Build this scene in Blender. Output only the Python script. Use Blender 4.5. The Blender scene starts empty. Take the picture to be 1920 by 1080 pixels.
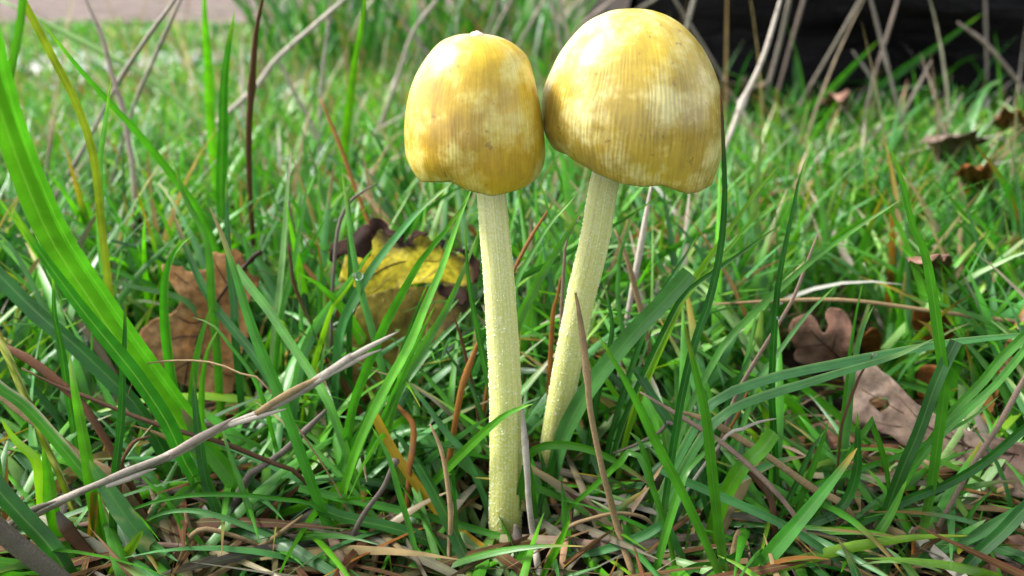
import bpy, bmesh, math, random
import numpy as np
from mathutils import Vector, Matrix, noise
from mathutils.geometry import delaunay_2d_cdt

random.seed(7)
RNG = np.random.default_rng(11)
scene = bpy.context.scene
COL = scene.collection

# ------------------------------------------------------------------ camera
F = 1507.0                     # focal length in photo pixels (1920 wide)
PITCH = math.radians(21.7)
CAMZ = 0.106
cam_d = bpy.data.cameras.new('camera')
cam_d.sensor_width = 36.0
cam_d.lens = F / 1920 * 36
cam_d.clip_start = 0.004
cam_d.clip_end = 200
cam_d.dof.use_dof = True
cam_d.dof.focus_distance = 0.141
cam_d.dof.aperture_fstop = 17.5
cam = bpy.data.objects.new('camera', cam_d)
cam.location = (0, 0, CAMZ)
cam.rotation_euler = (math.pi / 2 - PITCH, 0, 0)
COL.objects.link(cam)
scene.camera = cam

# ------------------------------------------------------------------ sky and sun (bright overcast)
SUN = Vector((-0.68, 0.10, 0.72)).normalized()
w = bpy.data.worlds.new('World')
scene.world = w
w.use_nodes = True
nt = w.node_tree
nt.nodes.clear()
sky = nt.nodes.new('ShaderNodeTexSky')
sky.sky_type = 'NISHITA'
sky.sun_disc = False
sky.sun_elevation = math.asin(SUN.z)
sky.sun_rotation = math.atan2(SUN.x, SUN.y)
hs = nt.nodes.new('ShaderNodeHueSaturation')
hs.inputs['Saturation'].default_value = 0.30      # cloud cover: the blue is mostly gone
bg = nt.nodes.new('ShaderNodeBackground')
bg.inputs['Strength'].default_value = 0.07
ow = nt.nodes.new('ShaderNodeOutputWorld')
nt.links.new(sky.outputs[0], hs.inputs['Color'])
nt.links.new(hs.outputs[0], bg.inputs['Color'])
nt.links.new(bg.outputs[0], ow.inputs['Surface'])
sd = bpy.data.lights.new('sun', 'SUN')
sd.energy = 1.5
sd.angle = math.radians(20)
sd.color = (1.0, 0.965, 0.91)
sun = bpy.data.objects.new('sun', sd)
sun.rotation_euler = (-SUN).to_track_quat('-Z', 'Y').to_euler()
COL.objects.link(sun)
scene.view_settings.view_transform = 'Standard'
scene.view_settings.look = 'None'
scene.view_settings.gamma = 1.0
scene.view_settings.exposure = 2.8
scene.render.engine = 'CYCLES'
scene.cycles.use_denoising = True
scene.cycles.max_bounces = 7
scene.cycles.transmission_bounces = 5
scene.cycles.diffuse_bounces = 4

# ------------------------------------------------------------------ pixel helpers
CP, SP = math.cos(PITCH), math.sin(PITCH)
def ray(x, y):
    a, b = (x - 960) / F, (540 - y) / F
    return Vector((a, CP + b * SP, -SP + b * CP))
def at(x, y, Y):                       # point on the vertical plane at distance Y (metres)
    d = ray(x, y)
    return Vector((0, 0, CAMZ)) + d * (Y / d.y)
def ground_at(x, y, z=0.0):            # point on the ground (or z above it)
    d = ray(x, y)
    if d.z > -0.02:
        return None
    return Vector((0, 0, CAMZ)) + d * ((z - CAMZ) / d.z)
def project(P):                        # numpy (n,3) -> pixel x, y
    dx = P[:, 0]; dy = P[:, 1]; dz = P[:, 2] - CAMZ
    f = dy * CP - dz * SP
    u = dy * SP + dz * CP
    f = np.where(f < 1e-4, 1e-4, f)
    return 960 + F * dx / f, 540 - F * u / f
def depth_of(p):
    return p.y * CP - (p.z - CAMZ) * SP

# ------------------------------------------------------------------ object helpers
def mesh_obj(name, verts, faces, mat, parent=None, uv=None, col=None, smooth=True):
    me = bpy.data.meshes.new(name)
    me.from_pydata([tuple(v) for v in verts], [], faces)
    if smooth:
        me.polygons.foreach_set('use_smooth', [True] * len(me.polygons))
    n = len(me.loops)
    li = np.empty(n, dtype=np.int32)
    me.loops.foreach_get('vertex_index', li)
    if uv is not None:
        l = me.uv_layers.new(name='UVMap')
        l.data.foreach_set('uv', np.asarray(uv, dtype=np.float32)[li].ravel())
    if col is not None:
        c = np.asarray(col, dtype=np.float32)
        if c.shape[1] == 3:
            c = np.concatenate([c, np.ones((len(c), 1), np.float32)], 1)
        a = me.color_attributes.new('tint', 'FLOAT_COLOR', 'POINT')
        a.data.foreach_set('color', c.ravel())
    me.materials.append(mat)
    me.update()
    o = bpy.data.objects.new(name, me)
    COL.objects.link(o)
    if parent is not None:
        o.parent = parent
        o.matrix_parent_inverse = Matrix.Translation(parent.location).inverted()
    return o
def thing(name, label, cat, loc=(0, 0, 0), group=None):
    o = bpy.data.objects.new(name, None)
    o.empty_display_size = 0.005
    o.location = loc
    COL.objects.link(o)
    return tag(o, label, cat, group)
def tag(o, label=None, cat=None, group=None, kind=None):
    if label: o['label'] = label
    if cat: o['category'] = cat
    if group: o['group'] = group
    if kind: o['kind'] = kind
    return o
def spline(pts, n):                    # Catmull-Rom resample, evenly spaced
    P = [np.array(p, float) for p in pts]
    if len(P) == 2:
        P = [P[0], (P[0] + P[1]) / 2, P[1]]
    P = [2 * P[0] - P[1]] + P + [2 * P[-1] - P[-2]]
    out = []
    for i in range(1, len(P) - 2):
        for k in range(12):
            t = k / 12
            a, b, c, d = P[i - 1], P[i], P[i + 1], P[i + 2]
            out.append(.5 * ((2 * b) + (c - a) * t + (2 * a - 5 * b + 4 * c - d) * t * t + (3 * b - a - 3 * c + d) * t ** 3))
    out.append(P[-2])
    out = np.array(out)
    s = np.concatenate([[0], np.cumsum(np.linalg.norm(np.diff(out, axis=0), axis=1))])
    q = np.linspace(0, s[-1], n)
    return np.stack([np.interp(q, s, out[:, k]) for k in range(out.shape[1])], 1)
def frames(P, up=(0.3, -1, 0.2)):
    T = np.gradient(P, axis=0)
    T /= np.linalg.norm(T, axis=1)[:, None] + 1e-12
    n = np.array(up, float)
    A, B = [], []
    for t in T:
        n = n - t * np.dot(n, t)
        n /= np.linalg.norm(n) + 1e-12
        A.append(n.copy()); B.append(np.cross(t, n))
    return T, np.array(A), np.array(B)
def tube_data(P, R, k=7, flat=1.0, wob=0.0, up=(0.3, -1, 0.2)):
    T, A, B = frames(P, up)
    V, UV = [], []
    for i in range(len(P)):
        for j in range(k):
            a = 2 * math.pi * j / k
            r = R[i] * (1 + wob * (random.random() - .5))
            V.append(P[i] + r * (math.cos(a) * A[i] * flat + math.sin(a) * B[i]))
            UV.append((j / k, i / len(P)))
    Fc = []
    for i in range(len(P) - 1):
        for j in range(k):
            j2 = (j + 1) % k
            Fc.append((i * k + j, i * k + j2, (i + 1) * k + j2, (i + 1) * k + j))
    Fc.append(tuple(range(k))[::-1])
    Fc.append(tuple(range((len(P) - 1) * k, len(P) * k)))
    return V, Fc, UV

# ------------------------------------------------------------------ materials
def new_mat(name):
    m = bpy.data.materials.new(name)
    m.use_nodes = True
    t = m.node_tree
    t.nodes.clear()
    out = t.nodes.new('ShaderNodeOutputMaterial')
    def N(kind, **kw):
        n = t.nodes.new('ShaderNode' + kind)
        for k, v in kw.items():
            if k.startswith('i_'):
                key = k[2:].replace('_', ' ')
                n.inputs[int(key) if key.isdigit() else key].default_value = v
            else:
                setattr(n, k, v)
        return n
    def L(a, b):
        t.links.new(a, b)
    return m, t, out, N, L
def ramp(N, pts):
    r = N('ValToRGB')
    e = r.color_ramp.elements
    while len(e) < len(pts):
        e.new(0.5)
    for el, (p, c) in zip(e, pts):
        el.position = p
        el.color = (*c, 1) if len(c) == 3 else c
    return r
def mixc(N, L, fac, a, b, mode='MIX'):
    n = N('Mix', data_type='RGBA', blend_type=mode)
    if isinstance(fac, (int, float)): n.inputs[0].default_value = fac
    else: L(fac, n.inputs[0])
    for s, v in ((6, a), (7, b)):
        if isinstance(v, tuple): n.inputs[s].default_value = (*v, 1)
        else: L(v, n.inputs[s])
    return n.outputs[2]

def grass_material(name, transl=0.36, rough=0.42, veins=True, spec=0.32, coat=0.28):
    m, t, out, N, L = new_mat(name)
    at_ = N('Attribute', attribute_name='tint')
    col = at_.outputs['Color']
    p = N('BsdfPrincipled', i_Roughness=rough)
    p.inputs['Specular IOR Level'].default_value = spec
    p.inputs['Coat Weight'].default_value = coat
    p.inputs['Coat Roughness'].default_value = 0.22
    uv = N('UVMap')
    sep = N('SeparateXYZ'); L(uv.outputs[0], sep.inputs[0])
    # uneven colour along the blade
    tc = N('TexCoord')
    nz = N('TexNoise', i_Scale=170.0, i_Detail=3.0)
    L(tc.outputs['Object'], nz.inputs['Vector'])
    v = N('MapRange', i_1=0.3, i_2=0.7, i_3=0.70, i_4=1.28); L(nz.outputs['Fac'], v.inputs[0])
    col = mixc(N, L, 1.0, col, v.outputs[0], 'MULTIPLY')
    if veins:
        mm = N('Math', operation='MULTIPLY', i_1=2 * math.pi * 12); L(sep.outputs[0], mm.inputs[0])
        sn = N('Math', operation='SINE'); L(mm.outputs[0], sn.inputs[0])
        vr = N('MapRange', i_1=-1.0, i_2=1.0, i_3=0.88, i_4=1.08); L(sn.outputs[0], vr.inputs[0])
        col = mixc(N, L, 1.0, col, vr.outputs[0], 'MULTIPLY')
        # pale midrib
        ab = N('Math', operation='SUBTRACT', i_1=0.5); L(sep.outputs[0], ab.inputs[0])
        aa = N('Math', operation='ABSOLUTE'); L(ab.outputs[0], aa.inputs[0])
        rb = N('MapRange', i_1=0.0, i_2=0.07, i_3=0.35, i_4=0.0); L(aa.outputs[0], rb.inputs[0])
        col = mixc(N, L, rb.outputs[0], col, (0.16, 0.30, 0.07))
        bp = N('Bump', i_Strength=0.22, i_Distance=0.0001); L(sn.outputs[0], bp.inputs['Height'])
        L(bp.outputs[0], p.inputs['Normal'])
    L(col, p.inputs['Base Color'])
    tr = N('BsdfTranslucent')
    tcol = mixc(N, L, 1.0, col, (1.15, 1.25, 0.5), 'MULTIPLY')
    L(tcol, tr.inputs['Color'])
    ms = N('MixShader', i_0=transl)
    L(p.outputs[0], ms.inputs[1]); L(tr.outputs[0], ms.inputs[2])
    L(ms.outputs[0], out.inputs['Surface'])
    return m
M = {}
M['grass'] = grass_material('grass_green')
M['far_grass'] = grass_material('grass_far', veins=False, rough=0.4)
M['dry_blade'] = grass_material('grass_dead', transl=0.18, rough=0.6, spec=0.1, coat=0.0)

def straw_material():
    m, t, out, N, L = new_mat('dry_straw')
    at_ = N('Attribute', attribute_name='tint')
    tc = N('TexCoord')
    uv = N('UVMap')
    mp = N('Mapping'); mp.inputs['Scale'].default_value = (9, 2.5, 1)
    L(uv.outputs[0], mp.inputs[0])
    nz = N('TexNoise', i_Scale=3.0, i_Detail=5.0); L(mp.outputs[0], nz.inputs['Vector'])
    n2 = N('TexNoise', i_Scale=260.0, i_Detail=4.0); L(tc.outputs['Object'], n2.inputs['Vector'])
    v = N('MapRange', i_1=0.25, i_2=0.75, i_3=0.5, i_4=1.4); L(nz.outputs['Fac'], v.inputs[0])
    col = mixc(N, L, 1.0, at_.outputs['Color'], v.outputs[0], 'MULTIPLY')
    v2 = N('MapRange', i_1=0.56, i_2=0.72, i_3=0.0, i_4=0.6); L(n2.outputs['Fac'], v2.inputs[0])
    col = mixc(N, L, v2.outputs[0], col, (0.07, 0.05, 0.035))
    p = N('BsdfPrincipled', i_Roughness=0.55)
    p.inputs['Specular IOR Level'].default_value = 0.14
    L(col, p.inputs['Base Color'])
    bp = N('Bump', i_Strength=0.6, i_Distance=0.0002); L(nz.outputs['Fac'], bp.inputs['Height'])
    L(bp.outputs[0], p.inputs['Normal'])
    L(p.outputs[0], out.inputs['Surface'])
    return m
M['straw'] = straw_material()

def cap_material(name, seed, stri, gold, brown, cream, brown_lo, brown_hi):
    m, t, out, N, L = new_mat(name)
    uv = N('UVMap')
    sep = N('SeparateXYZ'); L(uv.outputs[0], sep.inputs[0])
    tc = N('TexCoord')
    def stretched(su, sv, sc, det, off):
        mp = N('Mapping'); mp.inputs['Scale'].default_value = (su, sv, 1); mp.inputs['Location'].default_value = (off, off * .7, seed)
        L(uv.outputs[0], mp.inputs[0])
        n = N('TexNoise', i_Scale=sc, i_Detail=det, i_Roughness=0.6); L(mp.outputs[0], n.inputs['Vector'])
        return n.outputs['Fac']
    streak = stretched(30, 2.4, 1.0, 6.0, 1.3)
    fine = stretched(150, 5.0, 1.0, 4.0, 4.7)
    broad = stretched(9, 3.4, 1.0, 5.0, 2.1)
    blot = N('TexNoise', i_Scale=180.0, i_Detail=5.0, i_Roughness=0.65); L(tc.outputs['Object'], blot.inputs['Vector'])
    # ochre bruising in uneven blotches drawn out along the ribs; the crown stays clear gold
    med = N('TexNoise', i_Scale=75.0, i_Detail=7.0, i_Roughness=0.62); L(tc.outputs['Object'], med.inputs['Vector'])
    down = N('MapRange', i_1=0.15, i_2=0.75, i_3=brown_lo, i_4=brown_hi); L(sep.outputs[1], down.inputs[0])
    mx = N('Math', operation='MULTIPLY_ADD', i_1=0.78); L(med.outputs['Fac'], mx.inputs[0])
    st_ = N('Math', operation='MULTIPLY', i_1=0.22); L(streak, st_.inputs[0]); L(st_.outputs[0], mx.inputs[2])
    sm = N('Math', operation='ADD'); L(mx.outputs[0], sm.inputs[0]); L(down.outputs[0], sm.inputs[1])
    bf = N('MapRange', i_1=0.40, i_2=0.70, i_3=0.0, i_4=0.9); L(sm.outputs[0], bf.inputs[0])
    cx = N('Math', operation='MULTIPLY_ADD', i_1=0.5); L(broad, cx.inputs[0])
    cy = N('Math', operation='MULTIPLY', i_1=0.5); L(blot.outputs['Fac'], cy.inputs[0]); L(cy.outputs[0], cx.inputs[2])
    cf = N('MapRange', i_1=0.48, i_2=0.60, i_3=0.0, i_4=0.9); L(cx.outputs[0], cf.inputs[0])
    col = mixc(N, L, bf.outputs[0], gold, brown)
    col = mixc(N, L, cf.outputs[0], col, cream)
    bm = N('MapRange', i_1=0.3, i_2=0.7, i_3=0.74, i_4=1.2); L(blot.outputs['Fac'], bm.inputs[0])
    col = mixc(N, L, 1.0, col, bm.outputs[0], 'MULTIPLY')
    fv = N('MapRange', i_1=0.3, i_2=0.7, i_3=0.82, i_4=1.12); L(fine, fv.inputs[0])
    col = mixc(N, L, 1.0, col, fv.outputs[0], 'MULTIPLY')
    # dirt specks
    sp = N('TexNoise', i_Scale=700.0, i_Detail=2.0); L(tc.outputs['Object'], sp.inputs['Vector'])
    sf = N('MapRange', i_1=0.68, i_2=0.74, i_3=0.0, i_4=0.55); L(sp.outputs['Fac'], sf.inputs[0])
    col = mixc(N, L, sf.outputs[0], col, (0.12, 0.06, 0.015))
    # radial grooves
    jit = N('MapRange', i_1=0.0, i_2=1.0, i_3=-0.016, i_4=0.016); L(streak, jit.inputs[0])
    ua = N('Math', operation='ADD'); L(sep.outputs[0], ua.inputs[0]); L(jit.outputs[0], ua.inputs[1])
    mu = N('Math', operation='MULTIPLY', i_1=2 * math.pi * 120); L(ua.outputs[0], mu.inputs[0])
    sn = N('Math', operation='SINE'); L(mu.outputs[0], sn.inputs[0])
    gm = N('MapRange', i_1=0.30, i_2=0.62, i_3=0.0, i_4=1.0); L(sep.outputs[1], gm.inputs[0])
    gs = N('Math', operation='MULTIPLY'); L(sn.outputs[0], gs.inputs[0]); L(gm.outputs[0], gs.inputs[1])
    gk = N('Math', operation='MULTIPLY'); L(gs.outputs[0], gk.inputs[0])
    gn = N('MapRange', i_1=0.35, i_2=0.6, i_3=0.05, i_4=1.0); L(broad, gn.inputs[0]); L(gn.outputs[0], gk.inputs[1])
    gv = N('MapRange', i_1=-1.0, i_2=1.0, i_3=1.0 - 0.21 * stri, i_4=1.0 + 0.08 * stri); L(gk.outputs[0], gv.inputs[0])
    col = mixc(N, L, 1.0, col, gv.outputs[0], 'MULTIPLY')
    p = N('BsdfPrincipled', i_Roughness=0.6)
    p.inputs['Specular IOR Level'].default_value = 0.2
    p.inputs['Coat Weight'].default_value = 0.7
    p.inputs['Coat Roughness'].default_value = 0.26
    p.inputs['Subsurface Weight'].default_value = 0.45
    p.inputs['Subsurface Radius'].default_value = (1.0, 0.6, 0.2)
    p.inputs['Subsurface Scale'].default_value = 0.0022
    L(col, p.inputs['Base Color'])
    hsum = N('Math', operation='MULTIPLY_ADD', i_1=0.5 * stri); L(gk.outputs[0], hsum.inputs[0]); L(fine, hsum.inputs[2])
    hb = N('Math', operation='MULTIPLY_ADD', i_1=1.0); L(blot.outputs['Fac'], hb.inputs[0]); L(hsum.outputs[0], hb.inputs[2])
    bp = N('Bump', i_Strength=0.4, i_Distance=0.0002); L(hb.outputs[0], bp.inputs['Height'])
    L(bp.outputs[0], p.inputs['Normal'])
    L(p.outputs[0], out.inputs['Surface'])
    return m
M['cap_small'] = cap_material('cap_gold', 3.0, 0.55, (0.60, 0.385, 0.014), (0.37, 0.225, 0.016), (0.62, 0.50, 0.15), -0.10, 0.10)
M['cap_large'] = cap_material('cap_ochre', 8.0, 1.1, (0.55, 0.385, 0.034), (0.28, 0.195, 0.032), (0.60, 0.50, 0.20), -0.10, 0.13)

def stem_material():
    m, t, out, N, L = new_mat('stem_pale_yellow')
    uv = N('UVMap'); tc = N('TexCoord')
    sep = N('SeparateXYZ'); L(uv.outputs[0], sep.inputs[0])
    mp = N('Mapping'); mp.inputs['Scale'].default_value = (60, 2, 1); L(uv.outputs[0], mp.inputs[0])
    fib = N('TexNoise', i_Scale=1.0, i_Detail=4.0); L(mp.outputs[0], fib.inputs['Vector'])
    vo = N('TexVoronoi', i_Scale=2100.0); L(tc.outputs['Object'], vo.inputs['Vector'])
    n2 = N('TexNoise', i_Scale=320.0, i_Detail=4.0); L(tc.outputs['Object'], n2.inputs['Vector'])
    base = ramp(N, [(0.0, (0.42, 0.42, 0.075)), (0.35, (0.52, 0.52, 0.15)), (1.0, (0.58, 0.56, 0.25))])
    L(sep.outputs[1], base.inputs[0])
    fv = N('MapRange', i_1=0.3, i_2=0.7, i_3=0.74, i_4=1.14); L(fib.outputs['Fac'], fv.inputs[0])
    col = mixc(N, L, 1.0, base.outputs[0], fv.outputs[0], 'MULTIPLY')
    a = N('MapRange', i_1=0.3, i_2=0.7, i_3=0.35, i_4=0.9); L(n2.outputs['Fac'], a.inputs[0])
    d = N('MapRange', i_1=0.30, i_2=0.62, i_3=0.45, i_4=0.0); L(vo.outputs['Distance'], d.inputs[0])
    pr = N('Math', operation='MULTIPLY'); L(a.outputs[0], pr.inputs[0]); L(d.outputs[0], pr.inputs[1])
    col = mixc(N, L, pr.outputs[0], col, (0.70, 0.71, 0.54))
    p = N('BsdfPrincipled', i_Roughness=0.5)
    p.inputs['Subsurface Weight'].default_value = 0.4
    p.inputs['Subsurface Radius'].default_value = (1.0, 0.85, 0.3)
    p.inputs['Subsurface Scale'].default_value = 0.002
    L(col, p.inputs['Base Color'])
    hb = N('Math', operation='MULTIPLY_ADD', i_1=0.5); L(fib.outputs['Fac'], hb.inputs[0]); L(pr.outputs[0], hb.inputs[2])
    bp = N('Bump', i_Strength=0.35, i_Distance=0.0002); L(hb.outputs[0], bp.inputs['Height'])
    L(bp.outputs[0], p.inputs['Normal'])
    L(p.outputs[0], out.inputs['Surface'])
    return m
M['stem'] = stem_material()
def plain(name, col, rough=0.6, sss=0.0, nscale=200.0, var=0.35, bump=0.3, spec=0.2):
    m, t, out, N, L = new_mat(name)
    tc = N('TexCoord')
    nz = N('TexNoise', i_Scale=nscale, i_Detail=5.0); L(tc.outputs['Object'], nz.inputs['Vector'])
    v = N('MapRange', i_1=0.3, i_2=0.7, i_3=1 - var, i_4=1 + var); L(nz.outputs['Fac'], v.inputs[0])
    c = mixc(N, L, 1.0, (*col,), v.outputs[0], 'MULTIPLY')
    p = N('BsdfPrincipled', i_Roughness=rough)
    p.inputs['Specular IOR Level'].default_value = spec
    if sss:
        p.inputs['Subsurface Weight'].default_value = sss
        p.inputs['Subsurface Scale'].default_value = 0.001
    L(c, p.inputs['Base Color'])
    bp = N('Bump', i_Strength=bump, i_Distance=0.1 / nscale); L(nz.outputs['Fac'], bp.inputs['Height'])
    L(bp.outputs[0], p.inputs['Normal'])
    L(p.outputs[0], out.inputs['Surface'])
    return m
M['flake'] = plain('stem_frost', (0.84, 0.83, 0.66), 0.45, 0.3, 900, 0.1)
M['gill'] = plain('gill_rust', (0.42, 0.24, 0.10), 0.7)
M['skin_tear'] = plain('torn_skin_pale', (0.78, 0.58, 0.46), 0.4, 0.2)

def leaf_material(name, pale, main, dark, scale=60.0, transl=0.2, lo=0.38, hi=0.62, gloss=0.6):
    m, t, out, N, L = new_mat(name)
    tc = N('TexCoord')
    n1 = N('TexNoise', i_Scale=scale, i_Detail=6.0, i_Roughness=0.65); L(tc.outputs['Object'], n1.inputs['Vector'])
    n2 = N('TexNoise', i_Scale=scale * 7, i_Detail=5.0); L(tc.outputs['Object'], n2.inputs['Vector'])
    vo = N('TexVoronoi', i_Scale=scale * 14); vo.feature = 'DISTANCE_TO_EDGE'; L(tc.outputs['Object'], vo.inputs['Vector'])
    r = ramp(N, [(lo - .1, dark), (lo + .06, main), (hi + .08, pale)]); L(n1.outputs['Fac'], r.inputs[0])
    v = N('MapRange', i_1=0.3, i_2=0.7, i_3=0.55, i_4=1.4); L(n2.outputs['Fac'], v.inputs[0])
    c = mixc(N, L, 1.0, r.outputs[0], v.outputs[0], 'MULTIPLY')
    e = N('MapRange', i_1=0.0, i_2=0.06, i_3=0.84, i_4=1.0); L(vo.outputs['Distance'], e.inputs[0])
    c = mixc(N, L, 1.0, c, e.outputs[0], 'MULTIPLY')
    ed = N('Attribute', attribute_name='tint')          # damaged rim and holes, by the leaf's own outline
    c = mixc(N, L, ed.outputs['Fac'], c, (0.028, 0.016, 0.012))
    p = N('BsdfPrincipled', i_Roughness=gloss); L(c, p.inputs['Base Color']); p.inputs['Specular IOR Level'].default_value = 0.15
    hh = N('Math', operation='MULTIPLY_ADD', i_1=0.5); L(e.outputs[0], hh.inputs[0]); L(n2.outputs['Fac'], hh.inputs[2])
    bp = N('Bump', i_Strength=0.5, i_Distance=0.0004); L(hh.outputs[0], bp.inputs['Height']); L(bp.outputs[0], p.inputs['Normal'])
    tr = N('BsdfTranslucent'); L(c, tr.inputs['Color'])
    ms = N('MixShader', i_0=transl); L(p.outputs[0], ms.inputs[1]); L(tr.outputs[0], ms.inputs[2])
    L(ms.outputs[0], out.inputs['Surface'])
    return m
M['oak'] = leaf_material('leaf_oak_brown', (0.38, 0.22, 0.10), (0.235, 0.108, 0.032), (0.09, 0.042, 0.027), scale=75)
M['oak_pink'] = leaf_material('leaf_pink_brown', (0.2480, 0.1536, 0.1126), (0.1674, 0.0830, 0.0532), (0.0806, 0.0372, 0.0310), gloss=0.6)
M['oak_grey'] = leaf_material('leaf_grey_brown', (0.23, 0.175, 0.138), (0.135, 0.094, 0.070), (0.075, 0.045, 0.036), gloss=0.6)
M['rust'] = leaf_material('leaf_rust', (0.2604, 0.1054, 0.0248), (0.1550, 0.0465, 0.0105), (0.0372, 0.0155, 0.0093), gloss=0.6)
M['yellow'] = leaf_material('leaf_yellow', (0.50, 0.40, 0.015), (0.33, 0.29, 0.015), (0.10, 0.085, 0.015), scale=110, transl=0.3)
M['olive'] = leaf_material('leaf_olive_brown', (0.17, 0.14, 0.016), (0.10, 0.075, 0.011), (0.04, 0.026, 0.007), transl=0.2)
M['leaf_vein'] = plain('leaf_vein_dark', (0.030, 0.015, 0.010), 0.5, spec=0.1)
M['leaf_vein_pale'] = plain('leaf_vein_tan', (0.30, 0.22, 0.07), 0.5)
M['leaf_dark'] = plain('leaf_withered', (0.018, 0.009, 0.006), 0.6, var=0.7, spec=0.04)
# ================================================================== the setting
def soil_material():
    m, t, out, N, L = new_mat('soil')
    tc = N('TexCoord')
    n1 = N('TexNoise', i_Scale=30.0, i_Detail=8.0, i_Roughness=0.7); L(tc.outputs['Object'], n1.inputs['Vector'])
    n2 = N('TexNoise', i_Scale=400.0, i_Detail=6.0); L(tc.outputs['Object'], n2.inputs['Vector'])
    r = ramp(N, [(0.3, (0.006, 0.004, 0.003)), (0.55, (0.022, 0.014, 0.009)), (0.75, (0.05, 0.033, 0.018))]); L(n1.outputs['Fac'], r.inputs[0])
    v = N('MapRange', i_1=0.3, i_2=0.7, i_3=0.5, i_4=1.4); L(n2.outputs['Fac'], v.inputs[0])
    c = mixc(N, L, 1.0, r.outputs[0], v.outputs[0], 'MULTIPLY')
    p = N('BsdfPrincipled', i_Roughness=0.8); L(c, p.inputs['Base Color']); p.inputs['Specular IOR Level'].default_value = 0.08
    bp = N('Bump', i_Strength=0.8, i_Distance=0.002); L(n2.outputs['Fac'], bp.inputs['Height']); L(bp.outputs[0], p.inputs['Normal'])
    L(p.outputs[0], out.inputs['Surface'])
    return m
M['soil'] = soil_material()
def ground():
    xs = np.unique(np.concatenate([-np.geomspace(0.5, 60, 18), np.linspace(-0.5, 0.5, 90), np.geomspace(0.5, 60, 18)]))
    ys = np.unique(np.concatenate([-np.geomspace(0.2, 60, 14), np.linspace(-0.2, 0.6, 80), np.geomspace(0.6, 3, 50), np.geomspace(3, 90, 14)]))
    V, Fc = [], []
    for y in ys:
        for x in xs:
            z = -0.0035 + 0.0030 * noise.noise(Vector((x * 45, y * 45, 0))) + 0.0012 * noise.noise(Vector((x * 170, y * 170, 3)))
            V.append((x, y, z))
    n = len(xs)
    for j in range(len(ys) - 1):
        for i in range(n - 1):
            Fc.append((j * n + i, j * n + i + 1, (j + 1) * n + i + 1, (j + 1) * n + i))
    tag(mesh_obj('ground', V, Fc, M['soil']), kind='structure')
ground()
def sheet(name, outline, z, mat, bump=0.0):
    vs = [Vector((x, y)) for x, y in outline]
    n = len(vs)
    r = delaunay_2d_cdt(vs, [(i, (i + 1) % n) for i in range(n)], [], 1, 1e-6)
    V = [(v.x, v.y, z) for v in r[0]]
    o = mesh_obj(name, V, [tuple(f) for f in r[2]], mat)
    return tag(o, kind='structure')
def path_material():
    m, t, out, N, L = new_mat('leafy_path')
    tc = N('TexCoord')
    n1 = N('TexNoise', i_Scale=9.0, i_Detail=7.0, i_Roughness=0.7); L(tc.outputs['Object'], n1.inputs['Vector'])
    vo = N('TexVoronoi', i_Scale=26.0); L(tc.outputs['Object'], vo.inputs['Vector'])
    r = ramp(N, [(0.3, (0.035, 0.026, 0.02)), (0.5, (0.12, 0.09, 0.075)), (0.7, (0.19, 0.15, 0.13))]); L(n1.outputs['Fac'], r.inputs[0])
    h = N('HueSaturation'); L(r.outputs[0], h.inputs['Color'])
    sv = N('SeparateXYZ'); L(vo.outputs['Color'], sv.inputs[0])
    v = N('MapRange', i_1=0.0, i_2=1.0, i_3=0.65, i_4=1.3); L(sv.outputs[0], v.inputs[0]); L(v.outputs[0], h.inputs['Value'])
    p = N('BsdfPrincipled', i_Roughness=0.9); p.inputs['Specular IOR Level'].default_value = 0.1; L(h.outputs[0], p.inputs['Base Color'])
    L(p.outputs[0], out.inputs['Surface'])
    return m
M['path'] = path_material()
pts = []
for k in range(25):
    x = -9 + 12.5 * k / 24
    pts.append((x, 1.62 + 0.05 * math.sin(k * 1.7) + 0.10 * max(0, x + 0.3)))
for k in range(25):
    x = 3.5 - 12.5 * k / 24
    pts.append((x, 3.9 + 0.12 * math.sin(k * 1.1)))
sheet('path', pts, 0.005, M['path'])
def water_material():
    m, t, out, N, L = new_mat('puddle_water')
    tc = N('TexCoord')
    nz = N('TexNoise', i_Scale=25.0, i_Detail=2.0); L(tc.outputs['Object'], nz.inputs['Vector'])
    bp = N('Bump', i_Strength=0.15, i_Distance=0.01); L(nz.outputs['Fac'], bp.inputs['Height'])
    p = N('BsdfPrincipled', i_Roughness=0.06)
    p.inputs['Base Color'].default_value = (0.06, 0.06, 0.055, 1)
    p.inputs['IOR'].default_value = 1.33
    L(bp.outputs[0], p.inputs['Normal'])
    L(p.outputs[0], out.inputs['Surface'])
    return m
M['water'] = water_material()
PUDDLE = []
for k in range(26):
    a = 2 * math.pi * k / 26
    r = 1 + 0.18 * math.sin(3 * a + 1) + 0.1 * math.sin(5 * a)
    PUDDLE.append((-0.56 + 0.24 * r * math.cos(a), 1.00 + 0.13 * r * math.sin(a)))
sheet('puddle_water', PUDDLE, 0.0045, M['water'])

# the fallen log: thick, wet and almost black
def bark_material():
    m, t, out, N, L = new_mat('bark_black')
    tc = N('TexCoord')
    mp = N('Mapping'); mp.inputs['Scale'].default_value = (7, 22, 22); L(tc.outputs['Object'], mp.inputs[0])
    n1 = N('TexNoise', i_Scale=1.0, i_Detail=7.0, i_Roughness=0.7); L(mp.outputs[0], n1.inputs['Vector'])
    r = ramp(N, [(0.35, (0.004, 0.0035, 0.004)), (0.6, (0.018, 0.016, 0.018)), (0.8, (0.12, 0.11, 0.12))]); L(n1.outputs['Fac'], r.inputs[0])
    p = N('BsdfPrincipled', i_Roughness=0.6); L(r.outputs[0], p.inputs['Base Color'])
    p.inputs['Specular IOR Level'].default_value = 0.16
    bp = N('Bump', i_Strength=1.0, i_Distance=0.03); L(n1.outputs['Fac'], bp.inputs['Height']); L(bp.outputs[0], p.inputs['Normal'])
    L(p.outputs[0], out.inputs['Surface'])
    return m
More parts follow.
